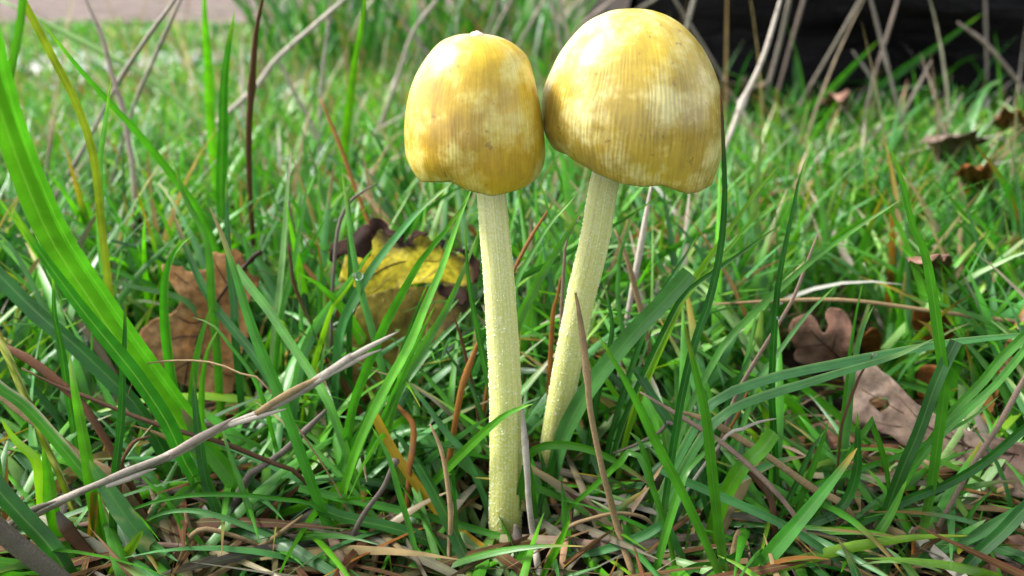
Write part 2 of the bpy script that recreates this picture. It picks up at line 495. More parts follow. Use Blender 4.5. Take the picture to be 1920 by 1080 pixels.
M['bark'] = bark_material()
M['cut_wood'] = plain('log_end_dark', (0.03, 0.022, 0.018), 0.8, nscale=40, var=0.6)
def build_log():
    R, cx0, cx1, cy = 0.24, 0.085, 2.3, 0.77
    root = thing('fallen_log', 'thick black fallen log with rough wet bark lying behind the grass', 'log', (cx0 + 1, cy, 0))
    nx, na = 120, 72
    V, Fc = [], []
    for i in range(nx):
        x = cx0 + (cx1 - cx0) * i / (nx - 1)
        e = min(1, (i + 1) / 6.0)
        for j in range(na):
            a = 2 * math.pi * j / na
            q = Vector((x * 5, math.cos(a) * 2.2, math.sin(a) * 2.2))
            d = 0.04 * noise.noise(q) + 0.03 * abs(noise.noise(Vector((x * 9, math.cos(a) * 9, math.sin(a) * 9)))) + 0.006 * noise.noise(Vector((x * 30, math.cos(a) * 20, math.sin(a) * 20)))
            r = (R + d) * (0.9 + 0.1 * e)
            V.append((x, cy + r * math.cos(a) + 0.05 * (x - cx0), R - 0.03 + r * math.sin(a)))
    for i in range(nx - 1):
        for j in range(na):
            j2 = (j + 1) % na
            Fc.append((i * na + j, i * na + j2, (i + 1) * na + j2, (i + 1) * na + j))
    mesh_obj('bark', V, Fc, M['bark'], root)
    for s, i in ((-1, 0), (1, nx - 1)):
        ring = V[i * na:(i + 1) * na]
        c = np.mean(np.array(ring), 0)
        E, Ef = [], []
        for k in range(6):
            f = 1 - k / 6
            for p in ring:
                q = c + (np.array(p) - c) * f * (0.995 if k == 0 else 1)
                q[0] += s * (0.004 + 0.006 * (noise.noise(Vector((0, q[1] * 40, q[2] * 40)))))
                E.append(q)
        E.append(c + np.array([s * 0.004, 0, 0]))
        for k in range(5):
            for j in range(na):
                j2 = (j + 1) % na
                Ef.append((k * na + j, k * na + j2, (k + 1) * na + j2, (k + 1) * na + j))
        for j in range(na):
            Ef.append((5 * na + j, 5 * na + (j + 1) % na, 6 * na))
        mesh_obj('cut_end', E, Ef, M['cut_wood'], root)
build_log()
# ================================================================== the two mushrooms
def zpx(p):                            # tracing coordinates of the caps -> photo pixels
    return 720 + p[0] / 2.8235, p[1] / 2.8235
def build_mushroom(label, capmat, Lz, Rz, margin, Ycap, stem, seed, extra=None):
    base = ground_at(*stem[-1][:2])
    root = thing('mushroom', label, 'mushroom', (base.x, base.y, 0), 'mushrooms in the grass')
    rows, seg = 44, 160
    Lp = spline([at(*zpx(p), Ycap) for p in Lz], rows)
    Rp = spline([at(*zpx(p), Ycap) for p in Rz], rows)
    zunit = 0.354 * Ycap / F
    mc = np.array([m[0] for m in margin]); mv = np.array([m[1] for m in margin])
    def surf(scale, lift, inset):
        V, UV = [], []
        for i in range(rows):
            t = i / (rows - 1)
            C = (Lp[i] + Rp[i]) / 2; H = (Rp[i] - Lp[i]) / 2
            r = np.linalg.norm(H)
            for j in range(seg + 1):
                a = 2 * math.pi * j / seg + math.pi / 2       # seam at the back
                ca, sa = math.cos(a), -math.sin(a)
                P = C + H * ca * scale + np.array([0, -1, 0]) * r * sa * 0.97 * scale
                if sa >= 0:
                    off = np.interp(ca, mc, mv)
                else:
                    off = 14 * math.sin(ca * 7 + seed) * (-sa)
                P[2] -= off * zunit * t ** 3
                q = Vector((ca * 2.2 + seed, sa * 2.2, t * 3))
                k = 1 + 0.020 * noise.noise(q) * min(1, t * 3) + 0.010 * noise.noise(Vector((ca * 5, sa * 5, t * 6 + seed)))
                g = math.sin(j * 2 * math.pi * 40 / seg) * 0.0015 * max(0, t - .45)
                P = C + (P - C) * (k + g)
                P[2] += lift
                V.append(P); UV.append((j / seg, t))
        return V, UV
    V, UV = surf(1.0, 0.0, 0)
    V2, UV2 = surf(0.972, -0.0003, 0)
    n = seg + 1
    Fc = []
    for i in range(rows - 1):
        for j in range(seg):
            Fc.append((i * n + j, i * n + j + 1, (i + 1) * n + j + 1, (i + 1) * n + j))
    off = len(V)
    for i in range(rows - 1):
        for j in range(seg):
            Fc.append((off + i * n + j, off + (i + 1) * n + j, off + (i + 1) * n + j + 1, off + i * n + j + 1))
    b = (rows - 1) * n
    for j in range(seg):                                     # rounded margin
        Fc.append((b + j, b + j + 1, off + b + j + 1, off + b + j))
    cap = mesh_obj('cap', V + V2, Fc, capmat, root, uv=UV + UV2)
    # gills: thin radial sheets inside the cap
    G, Gf = [], []
    ax = (Lp[-1] + Rp[-1]) / 2
    for k in range(72):
        j = int(k * seg / 72)
        idx0 = len(G)
        for i in range(12, rows - 1, 4):
            o_ = np.array(V2[i * n + j]); 
            inn = o_ + (np.array([ax[0], ax[1], o_[2]]) - o_) * 0.62
            inn[2] = o_[2] + 0.001
            G += [o_, inn]
        m_ = (len(G) - idx0) // 2
        for q in range(m_ - 1):
            Gf.append((idx0 + 2 * q, idx0 + 2 * q + 2, idx0 + 2 * q + 3, idx0 + 2 * q + 1))
    tag(mesh_obj('gills', G, Gf, M['gill'], root, smooth=False), kind='stuff')
    # stem
    P = spline([at(x, y, Y) for x, y, wd, Y in stem], 60)
    wd = spline([(s[2], 0, 0) for s in stem], 60)[:, 0]
    R = np.array([wd[i] / 2 * depth_of(Vector(P[i])) / F for i in range(60)])
    T, A, B = frames(P)
    k = 40
    SV, SUV = [], []
    for i in range(60):
        for j in range(k + 1):
            a = 2 * math.pi * j / k
            q = Vector((math.cos(a) * 1.5, math.sin(a) * 1.5, i * 0.12 + seed))
            r = R[i] * (1 + 0.05 * noise.noise(q) + 0.02 * noise.noise(q * 5))
            SV.append(P[i] + r * (math.cos(a) * A[i] + math.sin(a) * B[i]))
            SUV.append((j / k, 1 - i / 59))
    SF = []
    for i in range(59):
        for j in range(k):
            SF.append((i * (k + 1) + j, i * (k + 1) + j + 1, (i + 1) * (k + 1) + j + 1, (i + 1) * (k + 1) + j))
    st = mesh_obj('stem', SV, SF, M['stem'], root, uv=SUV)
    # powdery white flecks standing off the stem, thicker low down and on one side
    FV, FF = [], []
    rs = random.Random(seed)
    for q in range(5200):
        i = rs.random(); j = rs.random() * 2 * math.pi
        f = i * 59; a0 = int(f); a1 = min(59, a0 + 1)
        c = P[a0] + (P[a1] - P[a0]) * (f - a0)
        nrm = math.cos(j) * A[a0] + math.sin(j) * B[a0]
        keep = (0.20 + 0.8 * i) * (0.30 + 0.70 * max(0, -nrm[0] * 0.9 + 0.25))
        keep *= 0.8 + 0.35 * noise.noise(Vector(c * 300))
        if rs.random() > keep * 1.5: continue
        p = c + nrm * R[a0] * 1.01
        s = rs.uniform(0.00005, 0.00012)
        t1 = np.cross(nrm, T[a0]); t2 = T[a0]
        b0 = len(FV)
        th = rs.random() * 6
        for u in range(3):
            FV.append(p + s * (math.cos(th + u * 2.1) * t1 + 1.4 * math.sin(th + u * 2.1) * t2))
        FV.append(p + nrm * s * 1.6)
        FF += [(b0, b0 + 1, b0 + 3), (b0 + 1, b0 + 2, b0 + 3), (b0 + 2, b0, b0 + 3)]
    tag(mesh_obj('frosty_scales', FV, FF, M['flake'], st, smooth=False), kind='stuff')
    return root, cap
Y1, Y2 = 0.1345, 0.1375
m1, cap1 = build_mushroom('smaller bell-capped golden mushroom on a straight pale yellow stem', M['cap_small'],
    [(495, 178), (440, 181), (380, 187), (300, 220), (240, 280), (190, 360), (150, 450), (122, 560), (110, 680), (118, 800), (140, 870), (172, 922)],
    [(495, 178), (560, 185), (640, 208), (720, 258), (765, 315), (800, 430), (826, 550), (840, 650), (848, 740), (846, 850), (825, 915)],
    [(-1, 0), (-.85, -6), (-.7, -20), (-.4, -38), (-.13, 0), (.25, 34), (.65, 24), (1, 0)], Y1,
    [(910, 215, 54, .1345), (915, 290, 58, .1342), (921, 358, 60, .134), (928, 440, 60, .1335), (936, 530, 61, .1335), (947, 720, 60, .134), (949, 850, 60, .1345), (948, 950, 61, .1345), (947, 1006, 60, .1345)], 3)
m2, cap2 = build_mushroom('larger ochre mushroom with tilted streaky cap on a leaning pale stem', M['cap_large'],
    [(1310, 46), (1240, 50), (1180, 65), (1080, 115), (1000, 190), (940, 270), (890, 370), (856, 450), (836, 540), (832, 630), (846, 700), (882, 765)],
    [(1310, 46), (1380, 48), (1440, 60), (1520, 92), (1600, 150), (1680, 250), (1740, 370), (1772, 480), (1786, 600), (1782, 700), (1768, 800), (1725, 925)],
    [(-1, 0), (-.87, -15), (-.54, 21), (-.2, 41), (0, 33), (.23, 9), (.58, 43), (.75, 34), (.94, 19), (1, 0)], Y2,
    [(1168, 190, 52, .139), (1152, 270, 55, .1392), (1133, 345, 56, .1395), (1115, 450, 55, .141), (1089, 560, 54, .1435), (1061, 700, 53, .1465), (1043, 800, 51, .1495), (1031, 868, 48, .1515), (1026, 900, 46, .1515)], 9)
# crown nub and the torn bit of skin on the smaller cap
def lump(name, px, py, Y, r, sq, mat, parent, seed):
    c = at(px, py, Y)
    V, Fc = [], []
    for i in range(9):
        for j in range(14):
            a, b = math.pi * i / 8, 2 * math.pi * j / 14
            d = Vector((math.sin(a) * math.cos(b), math.sin(a) * math.sin(b), math.cos(a)))
            k = 1 + 0.35 * noise.noise(d * 1.6 + Vector((seed, 0, 0)))
            V.append(c + Vector((d.x * r * sq[0], d.y * r * sq[1], d.z * r * sq[2])) * k)
    for i in range(8):
        for j in range(14):
            Fc.append((i * 14 + j, (i + 1) * 14 + j, (i + 1) * 14 + (j + 1) % 14, i * 14 + (j + 1) % 14))
    return mesh_obj(name, V, Fc, mat, parent)
lump('crown_nub', 894, 66, Y1 - .001, 0.00085, (1.3, 1.3, .7), M['skin_tear'], cap1, 1)

# ================================================================== dead leaves
def plane_pt(x, y, pl):
    o, n = pl
    d = ray(x, y)
    c = Vector((0, 0, CAMZ))
    return c + d * ((o - c).dot(n) / d.dot(n))
def mkplane(a, b, c):
    n = (b - a).cross(c - a).normalized()
    return (a, n)
def chaikin(p, k=1):
    for _ in range(k):
        q = []
        for i in range(len(p)):
            a, b = p[i], p[(i + 1) % len(p)]
            q += [(a[0] * .75 + b[0] * .25, a[1] * .75 + b[1] * .25), (a[0] * .25 + b[0] * .75, a[1] * .25 + b[1] * .75)]
        p = q
    return p
def lamina(name, outline, pl, mat, parent, curl=0.002, freq=60, seed=0, thick=0.00025, holes=(), burn=None, rag=0.0, step=7, smooth=1):
    pts = chaikin(outline, smooth)
    if rag:
        rr = random.Random(seed)
        pts = [(x + rr.uniform(-rag, rag), y + rr.uniform(-rag, rag)) for x, y in pts]
    n = len(pts)
    vs = [Vector(p) for p in pts]
    ed = [(i, (i + 1) % n) for i in range(n)]
    inside = []
    x0 = min(p[0] for p in pts); x1 = max(p[0] for p in pts); y0 = min(p[1] for p in pts); y1 = max(p[1] for p in pts)
    def inpoly(x, y, poly):
        c = False
        for i in range(len(poly)):
            a, b = poly[i], poly[i - 1]
            if (a[1] > y) != (b[1] > y) and x < (b[0] - a[0]) * (y - a[1]) / (b[1] - a[1]) + a[0]: c = not c
        return c
    rr = random.Random(seed + 5)
    st = max(step, (x1 - x0) / 40)
    y = y0
    while y < y1:
        x = x0
        while x < x1:
            qx, qy = x + rr.uniform(-.3, .3) * st, y + rr.uniform(-.3, .3) * st
            if inpoly(qx, qy, pts) and not any(inpoly(qx, qy, h) for h in holes): inside.append(Vector((qx, qy)))
            x += st
        y += st
    r = delaunay_2d_cdt(vs + inside, ed, [], 1, 1e-5)
    V, T = [], []
    nrm = pl[1] if pl[1].y < 0 or pl[1].z > .5 else -pl[1]
    for v in r[0]:
        p = plane_pt(v.x, v.y, pl)
        h = curl * (noise.noise(Vector((p.x * freq + seed, p.y * freq, p.z * freq))) + 0.4 * noise.noise(p * freq * 2.7))
        V.append(p + nrm * h)
        T.append(burn(v.x, v.y) if burn else 0.0)
    fs = []
    for f in r[2]:
        c = sum((r[0][i] for i in f), Vector((0, 0))) / len(f)
        if any(inpoly(c.x, c.y, h) for h in holes): continue
        fs.append(tuple(f))
    o = mesh_obj(name, V, fs, mat, parent, col=[(t, t, t) for t in T])
    sm = o.modifiers.new('thickness', 'SOLIDIFY'); sm.thickness = thick
    def onleaf(x, y, lift=0.0003):
        p = plane_pt(x, y, pl)
        h = curl * (noise.noise(Vector((p.x * freq + seed, p.y * freq, p.z * freq))) + 0.4 * noise.noise(p * freq * 2.7))
        return p + nrm * (h + lift)
    return o, onleaf
def vein(name, pts, onleaf, wpx, mat, parent, tip=0.3):
    P = spline([onleaf(*p) for p in pts], 16)
    d = depth_of(Vector(P[0]))
    R = [wpx / 2 * d / F * (1 - (1 - tip) * i / 15) for i in range(16)]
    V, Fc, UV = tube_data(P, R, 6)
    return mesh_obj(name, V, Fc, mat, parent, uv=UV)

# brown oak leaf propped in the grass beside the wide blades
root = thing('oak_leaf', 'brown lobed oak leaf propped upright behind the widest bright blade', 'leaf', ground_at(400, 760))
pl = mkplane(at(400, 760, .178), at(260, 640, .182), at(450, 470, .192))
Lm, on = lamina('lamina', [(397, 472), (411, 474), (420, 477), (437, 466), (450, 471), (459, 486), (470, 515), (487, 517), (489, 530), (480, 546), (473, 552), (466, 575), (470, 610), (474, 622), (462, 640), (448, 680), (450, 700), (440, 718), (430, 745), (415, 758), (395, 752), (378, 735), (362, 728), (340, 722), (318, 712), (302, 695), (285, 676), (262, 655), (254, 642), (259, 628), (272, 612), (290, 598), (318, 590), (335, 578), (341, 565), (340, 552), (327, 535), (318, 520), (308, 508), (308, 493), (320, 495), (332, 499), (348, 500), (352, 510), (366, 510), (375, 505), (388, 507), (396, 490)], pl, M['oak'], root, curl=.0028, freq=55, seed=2, rag=1.2)
vein('midrib', [(478, 486), (452, 505), (430, 535), (408, 565), (385, 600), (370, 640), (352, 690), (345, 720)], on, 7, M['leaf_vein'], root)
for p in ([(408, 565), (380, 545), (350, 528), (328, 508)], [(385, 600), (360, 605), (330, 590)], [(374, 630), (345, 630), (318, 637), (285, 650)], [(366, 655), (390, 680), (420, 700), (438, 705)], [(430, 535), (412, 505), (402, 485)], [(430, 535), (450, 560), (466, 590)], [(408, 565), (425, 600), (450, 640)], [(360, 675), (335, 690), (320, 705)]):
    vein('vein', p, on, 3.2, M['leaf_vein'], Lm)
vein('leaf_stalk', [(493, 472), (478, 482), (462, 500), (452, 510)], lambda x, y: on(x, y, .0012), 11, M['leaf_vein'], root, tip=.7)

# yellow leaf folded over, with withered rim
root = thing('yellow_leaf', 'folded yellow leaf with ragged blackened rim behind the smaller mushroom', 'leaf', ground_at(720, 740))
def rim(x, y):
    top = np.interp(x, [640, 690, 720, 760, 800, 830, 860, 890], [462, 414, 450, 462, 440, 462, 470, 490])
    e = np.clip(1.5 - (y - top) / 15, 0, 1)
    e = e * np.clip(.8 + 1.6 * noise.noise(Vector((x * .05, y * .05, 1))), 0, 1)
    if x < 662: e = max(e, .8 * np.clip((520 - y) / 60, 0, 1))
    if x > 850: e = max(e, np.clip((x - 850) / 35 + .7 * noise.noise(Vector((x * .06, y * .06, 4))), 0, .9))
    return float(e)
pl = mkplane(at(660, 560, .178), at(880, 545, .180), at(760, 430, .192))
up, on = lamina('upper_flap', [(634, 536), (640, 505), (652, 470), (672, 450), (690, 436), (694, 411), (708, 409), (724, 417), (733, 434), (748, 442), (757, 452), (768, 455), (765, 442), (780, 436), (797, 436), (803, 447), (815, 452), (828, 447), (833, 456), (826, 462), (845, 470), (868, 472), (886, 480), (899, 500), (896, 520), (880, 535), (858, 540), (845, 528), (828, 530), (812, 536), (790, 534), (765, 540), (735, 542), (712, 552), (697, 562), (682, 556), (668, 540), (650, 528)], pl, M['yellow'], root, curl=.003, freq=60, seed=5, rag=1.5, burn=rim, holes=([(711, 420), (720, 419), (726, 425), (718, 428)],), step=5)
vein('midrib', [(690, 520), (720, 500), (755, 492), (800, 488), (850, 492)], on, 3.5, M['leaf_vein'], root)
for p in ([(700, 545), (730, 520), (760, 505)], [(740, 540), (775, 510), (800, 492)], [(720, 480), (745, 470), (765, 476)], [(790, 532), (815, 510), (840, 495)]):
    vein('vein', p, on, 2, M['leaf_vein_pale'], up)
pl = mkplane(at(660, 720, .166), at(860, 700, .170), at(760, 545, .179))  # lower flap: brownish underside, with its shade painted into the olive colour
lo, on = lamina('lower_flap', [(690, 556), (730, 543), (770, 539), (812, 537), (850, 530), (880, 545), (882, 575), (870, 598), (850, 612), (830, 630), (812, 655), (800, 690), (790, 730), (700, 745), (640, 742), (650, 700), (660, 640), (664, 585)], pl, M['olive'], root, curl=.002, freq=70, seed=9, rag=1.2,
    burn=lambda x, y: float(np.clip((x - 815) / 50 + .9 * noise.noise(Vector((x * .04, y * .04, 8))), 0, .8)))
for p in ([(670, 720), (700, 650), (720, 560)], [(730, 735), (752, 640), (770, 545)], [(780, 700), (800, 620), (815, 545)]):
    vein('vein', p, on, 2, M['leaf_vein_pale'], lo)
dk = mkplane(at(640, 500, .178), at(700, 500, .178), at(660, 430, .188))
lamina('withered_lobe', [(640, 452), (655, 448), (668, 440), (690, 428), (699, 440), (696, 470), (686, 488), (672, 478), (660, 484), (648, 478), (615, 495), (618, 460)], dk, M['leaf_dark'], root, curl=.004, freq=80, seed=21, rag=1.5)

rp = mkplane(at(660, 560, .1765), at(880, 545, .1785), at(760, 430, .1905))
for q, ol in enumerate(([(690, 440), (693, 410), (707, 406), (725, 414), (736, 433), (752, 443), (760, 455), (748, 458), (736, 446), (724, 440), (716, 428), (706, 424), (702, 440), (696, 452)],
                        [(762, 456), (764, 440), (778, 433), (798, 434), (804, 446), (796, 446), (782, 441), (774, 450), (772, 464)],
                        [(812, 456), (816, 446), (830, 445), (836, 456), (828, 470), (822, 460)],
                        [(846, 470), (868, 470), (890, 480), (902, 500), (896, 524), (884, 532), (888, 505), (872, 485)],
                        [(812, 536), (840, 528), (862, 540), (880, 550), (874, 575), (850, 560), (830, 552)])):
    lamina('withered_rim', ol, rp, M['leaf_dark'], root, curl=.003, freq=110, seed=70 + q, rag=2.6, step=5)
# leaves lying in the clearing on the log side
def lying(name, label, cat, outline, mat, zs, ref, seed, curl=.0025, mid=None, veins=(), holes=(), group=None, vm='leaf_vein', rag=1.2):
    (xa, ya, za), (xb, yb, zb), (xc, yc, zc) = zs
    pl = mkplane(ground_at(xa, ya, za), ground_at(xb, yb, zb), ground_at(xc, yc, zc))
    cx = sum(p[0] for p in outline) / len(outline); cy = sum(p[1] for p in outline) / len(outline)
    g = plane_pt(cx, cy, pl)
    root = thing(name, label, cat, (g.x, g.y, 0), group)
    Lm, on = lamina('lamina', outline, pl, mat, root, curl=curl, freq=ref, seed=seed, rag=rag, holes=holes, step=6)
    if mid: vein('midrib', mid, on, 5, M[vm], root)
    for p in veins: vein('vein', p, on, 2.2, M[vm], Lm)
lying('oak_leaf', 'pinkish brown oak leaf with two rounded lobes lying under the grass', 'leaf',
    [(1478, 612), (1484, 596), (1500, 586), (1516, 584), (1530, 592), (1538, 612), (1544, 618), (1552, 604), (1546, 588), (1552, 576), (1570, 574), (1586, 584), (1596, 604), (1600, 630), (1592, 660), (1598, 690), (1570, 705), (1530, 690), (1500, 684), (1488, 672), (1496, 650), (1482, 634)],
    M['oak_pink'], ((1480, 690, .010), (1600, 690, .012), (1540, 575, .028)), 70, 12, curl=.0035, mid=[(1590, 690), (1560, 655), (1530, 625), (1505, 595)], veins=([(1560, 655), (1565, 620), (1570, 590)], [(1545, 640), (1515, 645), (1495, 650)]))
lying('oak_leaf', 'large greyish brown leaf with an oval hole lying flat beside the grass', 'leaf',
    [(1588, 735), (1592, 700), (1610, 684), (1640, 680), (1668, 700), (1700, 735), (1732, 762), (1760, 782), (1800, 800), (1850, 815), (1925, 830), (1990, 860), (1960, 930), (1900, 935), (1850, 905), (1800, 880), (1760, 870), (1735, 848), (1700, 838), (1665, 812), (1640, 800), (1610, 798), (1592, 780)],
    M['oak_grey'], ((1600, 760, .010), (1900, 930, .006), (1740, 760, .016)), 75, 31, curl=.0045, rag=2.5, mid=[(1985, 880), (1900, 850), (1820, 838), (1740, 800), (1680, 765), (1620, 730)],
    veins=([(1820, 838), (1790, 815), (1760, 790)], [(1740, 800), (1720, 780), (1690, 745)], [(1740, 800), (1690, 800), (1640, 790)], [(1820, 838), (1790, 862), (1765, 866)], [(1900, 850), (1880, 880), (1860, 903)]), holes=([(1636, 762), (1640, 748), (1656, 746), (1672, 756), (1672, 768), (1650, 770)],))
lying('curled_leaf', 'rust orange curled leaf behind the tall bent blade', 'leaf',
    [(1712, 600), (1722, 588), (1742, 584), (1765, 590), (1785, 605), (1800, 640), (1815, 670), (1826, 690), (1800, 700), (1770, 690), (1750, 650), (1730, 640), (1714, 625)],
    M['rust'], ((1720, 690, .006), (1810, 695, .006), (1750, 590, .030)), 80, 41, curl=.004, mid=[(1815, 690), (1780, 645), (1735, 600)])
lying('curled_leaf', 'small rust orange curled leaf between two upright blades', 'leaf',
    [(1618, 622), (1640, 616), (1656, 626), (1652, 642), (1636, 656), (1618, 650), (1612, 636)], M['rust'], ((1618, 655, .008), (1655, 655, .008), (1636, 616, .024)), 90, 43, curl=.003)
lying('dead_leaf', 'dark rust brown leaf spread below the rust curled leaf', 'leaf',
    [(1722, 690), (1740, 682), (1775, 688), (1815, 700), (1850, 712), (1890, 720), (1920, 745), (1915, 790), (1870, 790), (1830, 778), (1790, 760), (1755, 745), (1722, 748), (1716, 715)],
    M['rust'], ((1720, 745, .004), (1900, 780, .004), (1800, 700, .012)), 60, 47, curl=.003, mid=[(1905, 775), (1830, 740), (1735, 715)])
lying('dead_leaf', 'dark purplish brown dead leaf half buried under the spotless yellow-tipped blade', 'leaf',
    [(1470, 850), (1490, 815), (1530, 800), (1580, 795), (1620, 810), (1640, 850), (1630, 900), (1600, 935), (1550, 930), (1500, 910)],
    M['oak_pink'], ((1480, 900, .000), (1630, 900, .000), (1550, 800, .005)), 60, 53, mid=[(1480, 880), (1550, 860), (1635, 840)])
lying('dead_leaf', 'brown dead leaf scrap in the corner under the dark slanting blades', 'leaf',
    [(1700, 1000), (1740, 975), (1800, 985), (1860, 1010), (1925, 1000), (1960, 1060), (1900, 1100), (1800, 1090), (1730, 1060)],
    M['oak_pink'], ((1700, 1060, .001), (1900, 1080, .002), (1800, 985, .006)), 60, 57, mid=[(1715, 1010), (1800, 1035), (1920, 1060)])
lying('dead_leaf', 'yellow ochre dead leaf deep in the grass beside the grey one', 'leaf',
    [(228, 418), (240, 402), (275, 400), (305, 408), (312, 425), (290, 436), (255, 440), (232, 436)], M['olive'], ((230, 440, .018), (312, 440, .018), (270, 400, .03)), 40, 61, curl=.004)
lying('dead_leaf', 'pale grey dead leaf deep in the grass below the ochre one', 'leaf',
    [(228, 455), (250, 445), (290, 450), (305, 468), (296, 492), (262, 498), (232, 488)], M['oak_grey'], ((230, 495, .006), (300, 495, .006), (262, 448, .02)), 40, 63, curl=.003)
for (x, y, s, mt, lab) in ((1395, 165, 42, 'oak_grey', 'pale pink dead leaf lying at the foot of the log beside the big cap'),
                           (1795, 268, 55, 'oak_grey', 'pale pink crumpled dead leaf in the turf before the log'),
                           (1825, 335, 30, 'rust', 'rust brown dead leaf in the turf below the pale crumpled one'),
                           (1895, 225, 34, 'rust', 'orange brown dead leaf at the foot of the log'),
                           (1570, 190, 28, 'oak_pink', 'brown dead leaf tucked under the log behind thin stalks'),
                           (1740, 500, 40, 'oak_pink', 'reddish brown dead leaf deep in the turf behind the tall bent blade')):
    rr = random.Random(x)
    ol = []
    for k in range(13):
        a = 2 * math.pi * k / 13
        r = s * rr.uniform(.55, 1.15)
        ol.append((x + r * math.cos(a) * 1.25, y + r * math.sin(a) * .62))
    h = .02 if y > 150 else .03
    lying('dead_leaf', lab, 'leaf', ol, M[mt], ((x - s, y + s * .5, h), (x + s, y + s * .5, h), (x, y - s * .5, h + .03)), 25, x, curl=.008, mid=[(x - s * .8, y + 6), (x, y), (x + s * .8, y - 5)])
# ================================================================== grass one can pick out blade by blade
PAL = {'gm': (.050, .190, .009), 'g': (.043, .195, .009), 'gb': (.074, .280, .006), 'gd': (.014, .096, .008), 'gl': (.056, .195, .046), 'gp': (.18, .32, .09),
       'gy': (.14, .30, .014), 't': (.25, .17, .085), 'p': (.20, .135, .10), 'w': (.37, .325, .27), 'b': (.075, .036, .016), 'k': (.12, .098, .08),
       'o': (.19, .078, .016), 'y': (.30, .20, .016), 'ol': (.10, .14, .012), 'r': (.105, .046, .022)}
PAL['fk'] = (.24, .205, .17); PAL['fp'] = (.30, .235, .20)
def path3d(pts, Yb, Yt):
    """photo points, tip first; the distance runs from Yt at the tip to Yb at the root and never goes under the soil"""
    n = len(pts) // 2
    q = [(pts[2 * i], pts[2 * i + 1]) for i in range(n)]
    s = [0.0]
    for i in range(1, n):
        s.append(s[-1] + math.dist(q[i], q[i - 1]))
    out = []
    for (x, y), a in zip(q, s):
        Y = (Yt + (Yb - Yt) * a / max(s[-1], 1)) / 100
        g = ground_at(x, y, .0012)
        if g is not None and g.y < Y: out.append(g)
        else: out.append(at(x, y, Y))
    e, d = out[-1], out[-1] - out[-2]
    if e.z > .003:                                # carry on into the turf
        d = d.normalized()
        h = e.z + .002
        out.append(e + Vector((d.x * h * .35, d.y * h * .3, -h * .55)))
        out.append(e + Vector((d.x * h * .5, d.y * h * .42, -h)))
    return out
def blade(name, pal, wpx, Yb, Yt, pts, label, cut=False, roll=None, tip=None, mat='grass', cat=None, group=None, fold=.16, spots=False, edge=None, taper=.42):
    r = random.Random(hash(label) % 9999 if False else sum(map(ord, label)))
    P3 = path3d(pts, Yb, Yt)
    n = 22
    P = spline(P3, n)
    base = PAL[pal]
    T = np.gradient(P, axis=0); T /= np.linalg.norm(T, axis=1)[:, None]
    roll = r.uniform(-28, 28) if roll is None else roll
    W0 = (.86 if wpx < 30 else .95) * wpx * depth_of(Vector(P3[len(P3) // 3])) / F / max(.5, math.cos(math.radians(roll)))
    D0 = depth_of(Vector(P3[len(P3) // 3]))
    V, UV, C = [], [], []
    k = 5
    cam0 = np.array([0, 0, CAMZ])
    twist = r.uniform(-14, 14)
    if tip is None and not cut and mat == 'grass' and r.random() < .18: tip = r.choice(['t', 'gp'])
    jit = np.array([r.uniform(.88, 1.14), r.uniform(.92, 1.08), r.uniform(.8, 1.2)])
    for i in range(n):
        s = i / (n - 1)
        view = P[i] - cam0; view /= np.linalg.norm(view)
        side = np.cross(T[i], view)
        ln = np.linalg.norm(side)
        side = side / ln if ln > 1e-6 else np.array([1., 0, 0])
        nor = np.cross(side, T[i])
        if np.dot(nor, view) > 0: nor = -nor
        a = math.radians(roll + twist * (s - .5) * 2)
        sd = side * math.cos(a) + nor * math.sin(a)
        nr = nor * math.cos(a) - side * math.sin(a)
        wd = W0 * (depth_of(Vector(P[i])) / D0) * (1.0 if cut else min(1.0, .03 + (s / taper) ** .55)) * (1 - .22 * max(0, s - .6) / .4)
        wd *= 1 + .07 * noise.noise(Vector((s * 9, wpx, Yb)))
        for j in range(k):
            u = j / (k - 1)
            off = (u - .5)
            V.append(P[i] + sd * off * wd - nr * fold * wd * (1 - abs(off) * 2) * (1 if fold > 0 else -1) + nr * .03 * wd * math.sin(u * 12))
            UV.append((u, s))
            c = np.array(base) * jit
            if tip and s < .15:
                f = min(1, max(0, (.15 - s) / .08)); c = c * (1 - f) + np.array(PAL[tip]) * f
            elif not cut and mat == 'grass' and s < .06:
                c = c * .4 + np.array(PAL['gy']) * .6
            if mat == 'grass' and s > .8:
                c = c * (1 - (s - .8)) + np.array((.30, .36, .12)) * (s - .8)
            if spots:
                m = noise.noise(Vector((P[i][0] * 330, P[i][1] * 330, P[i][2] * 330 + j * .5)))
                f = min(1, max(0, (m - .12) / .25)); c = c * (1 - f) + np.array((.42, .40, .18)) * f
            if edge and j == (0 if edge[0] == '-' else k - 1):
                c = np.array(PAL[edge[1:]])
            C.append(c)
    Fc = []
    for i in range(n - 1):
        for j in range(k - 1):
            Fc.append((i * k + j, i * k + j + 1, (i + 1) * k + j + 1, (i + 1) * k + j))
    V = np.array(V)
    o = P[-1].copy()
    ob = mesh_obj(name, V - o, Fc, M[mat], uv=UV, col=np.clip(C, 0, 1))
    ob.location = o
    return tag(ob, label, cat or ('dry grass' if mat != 'grass' else 'grass'), group)
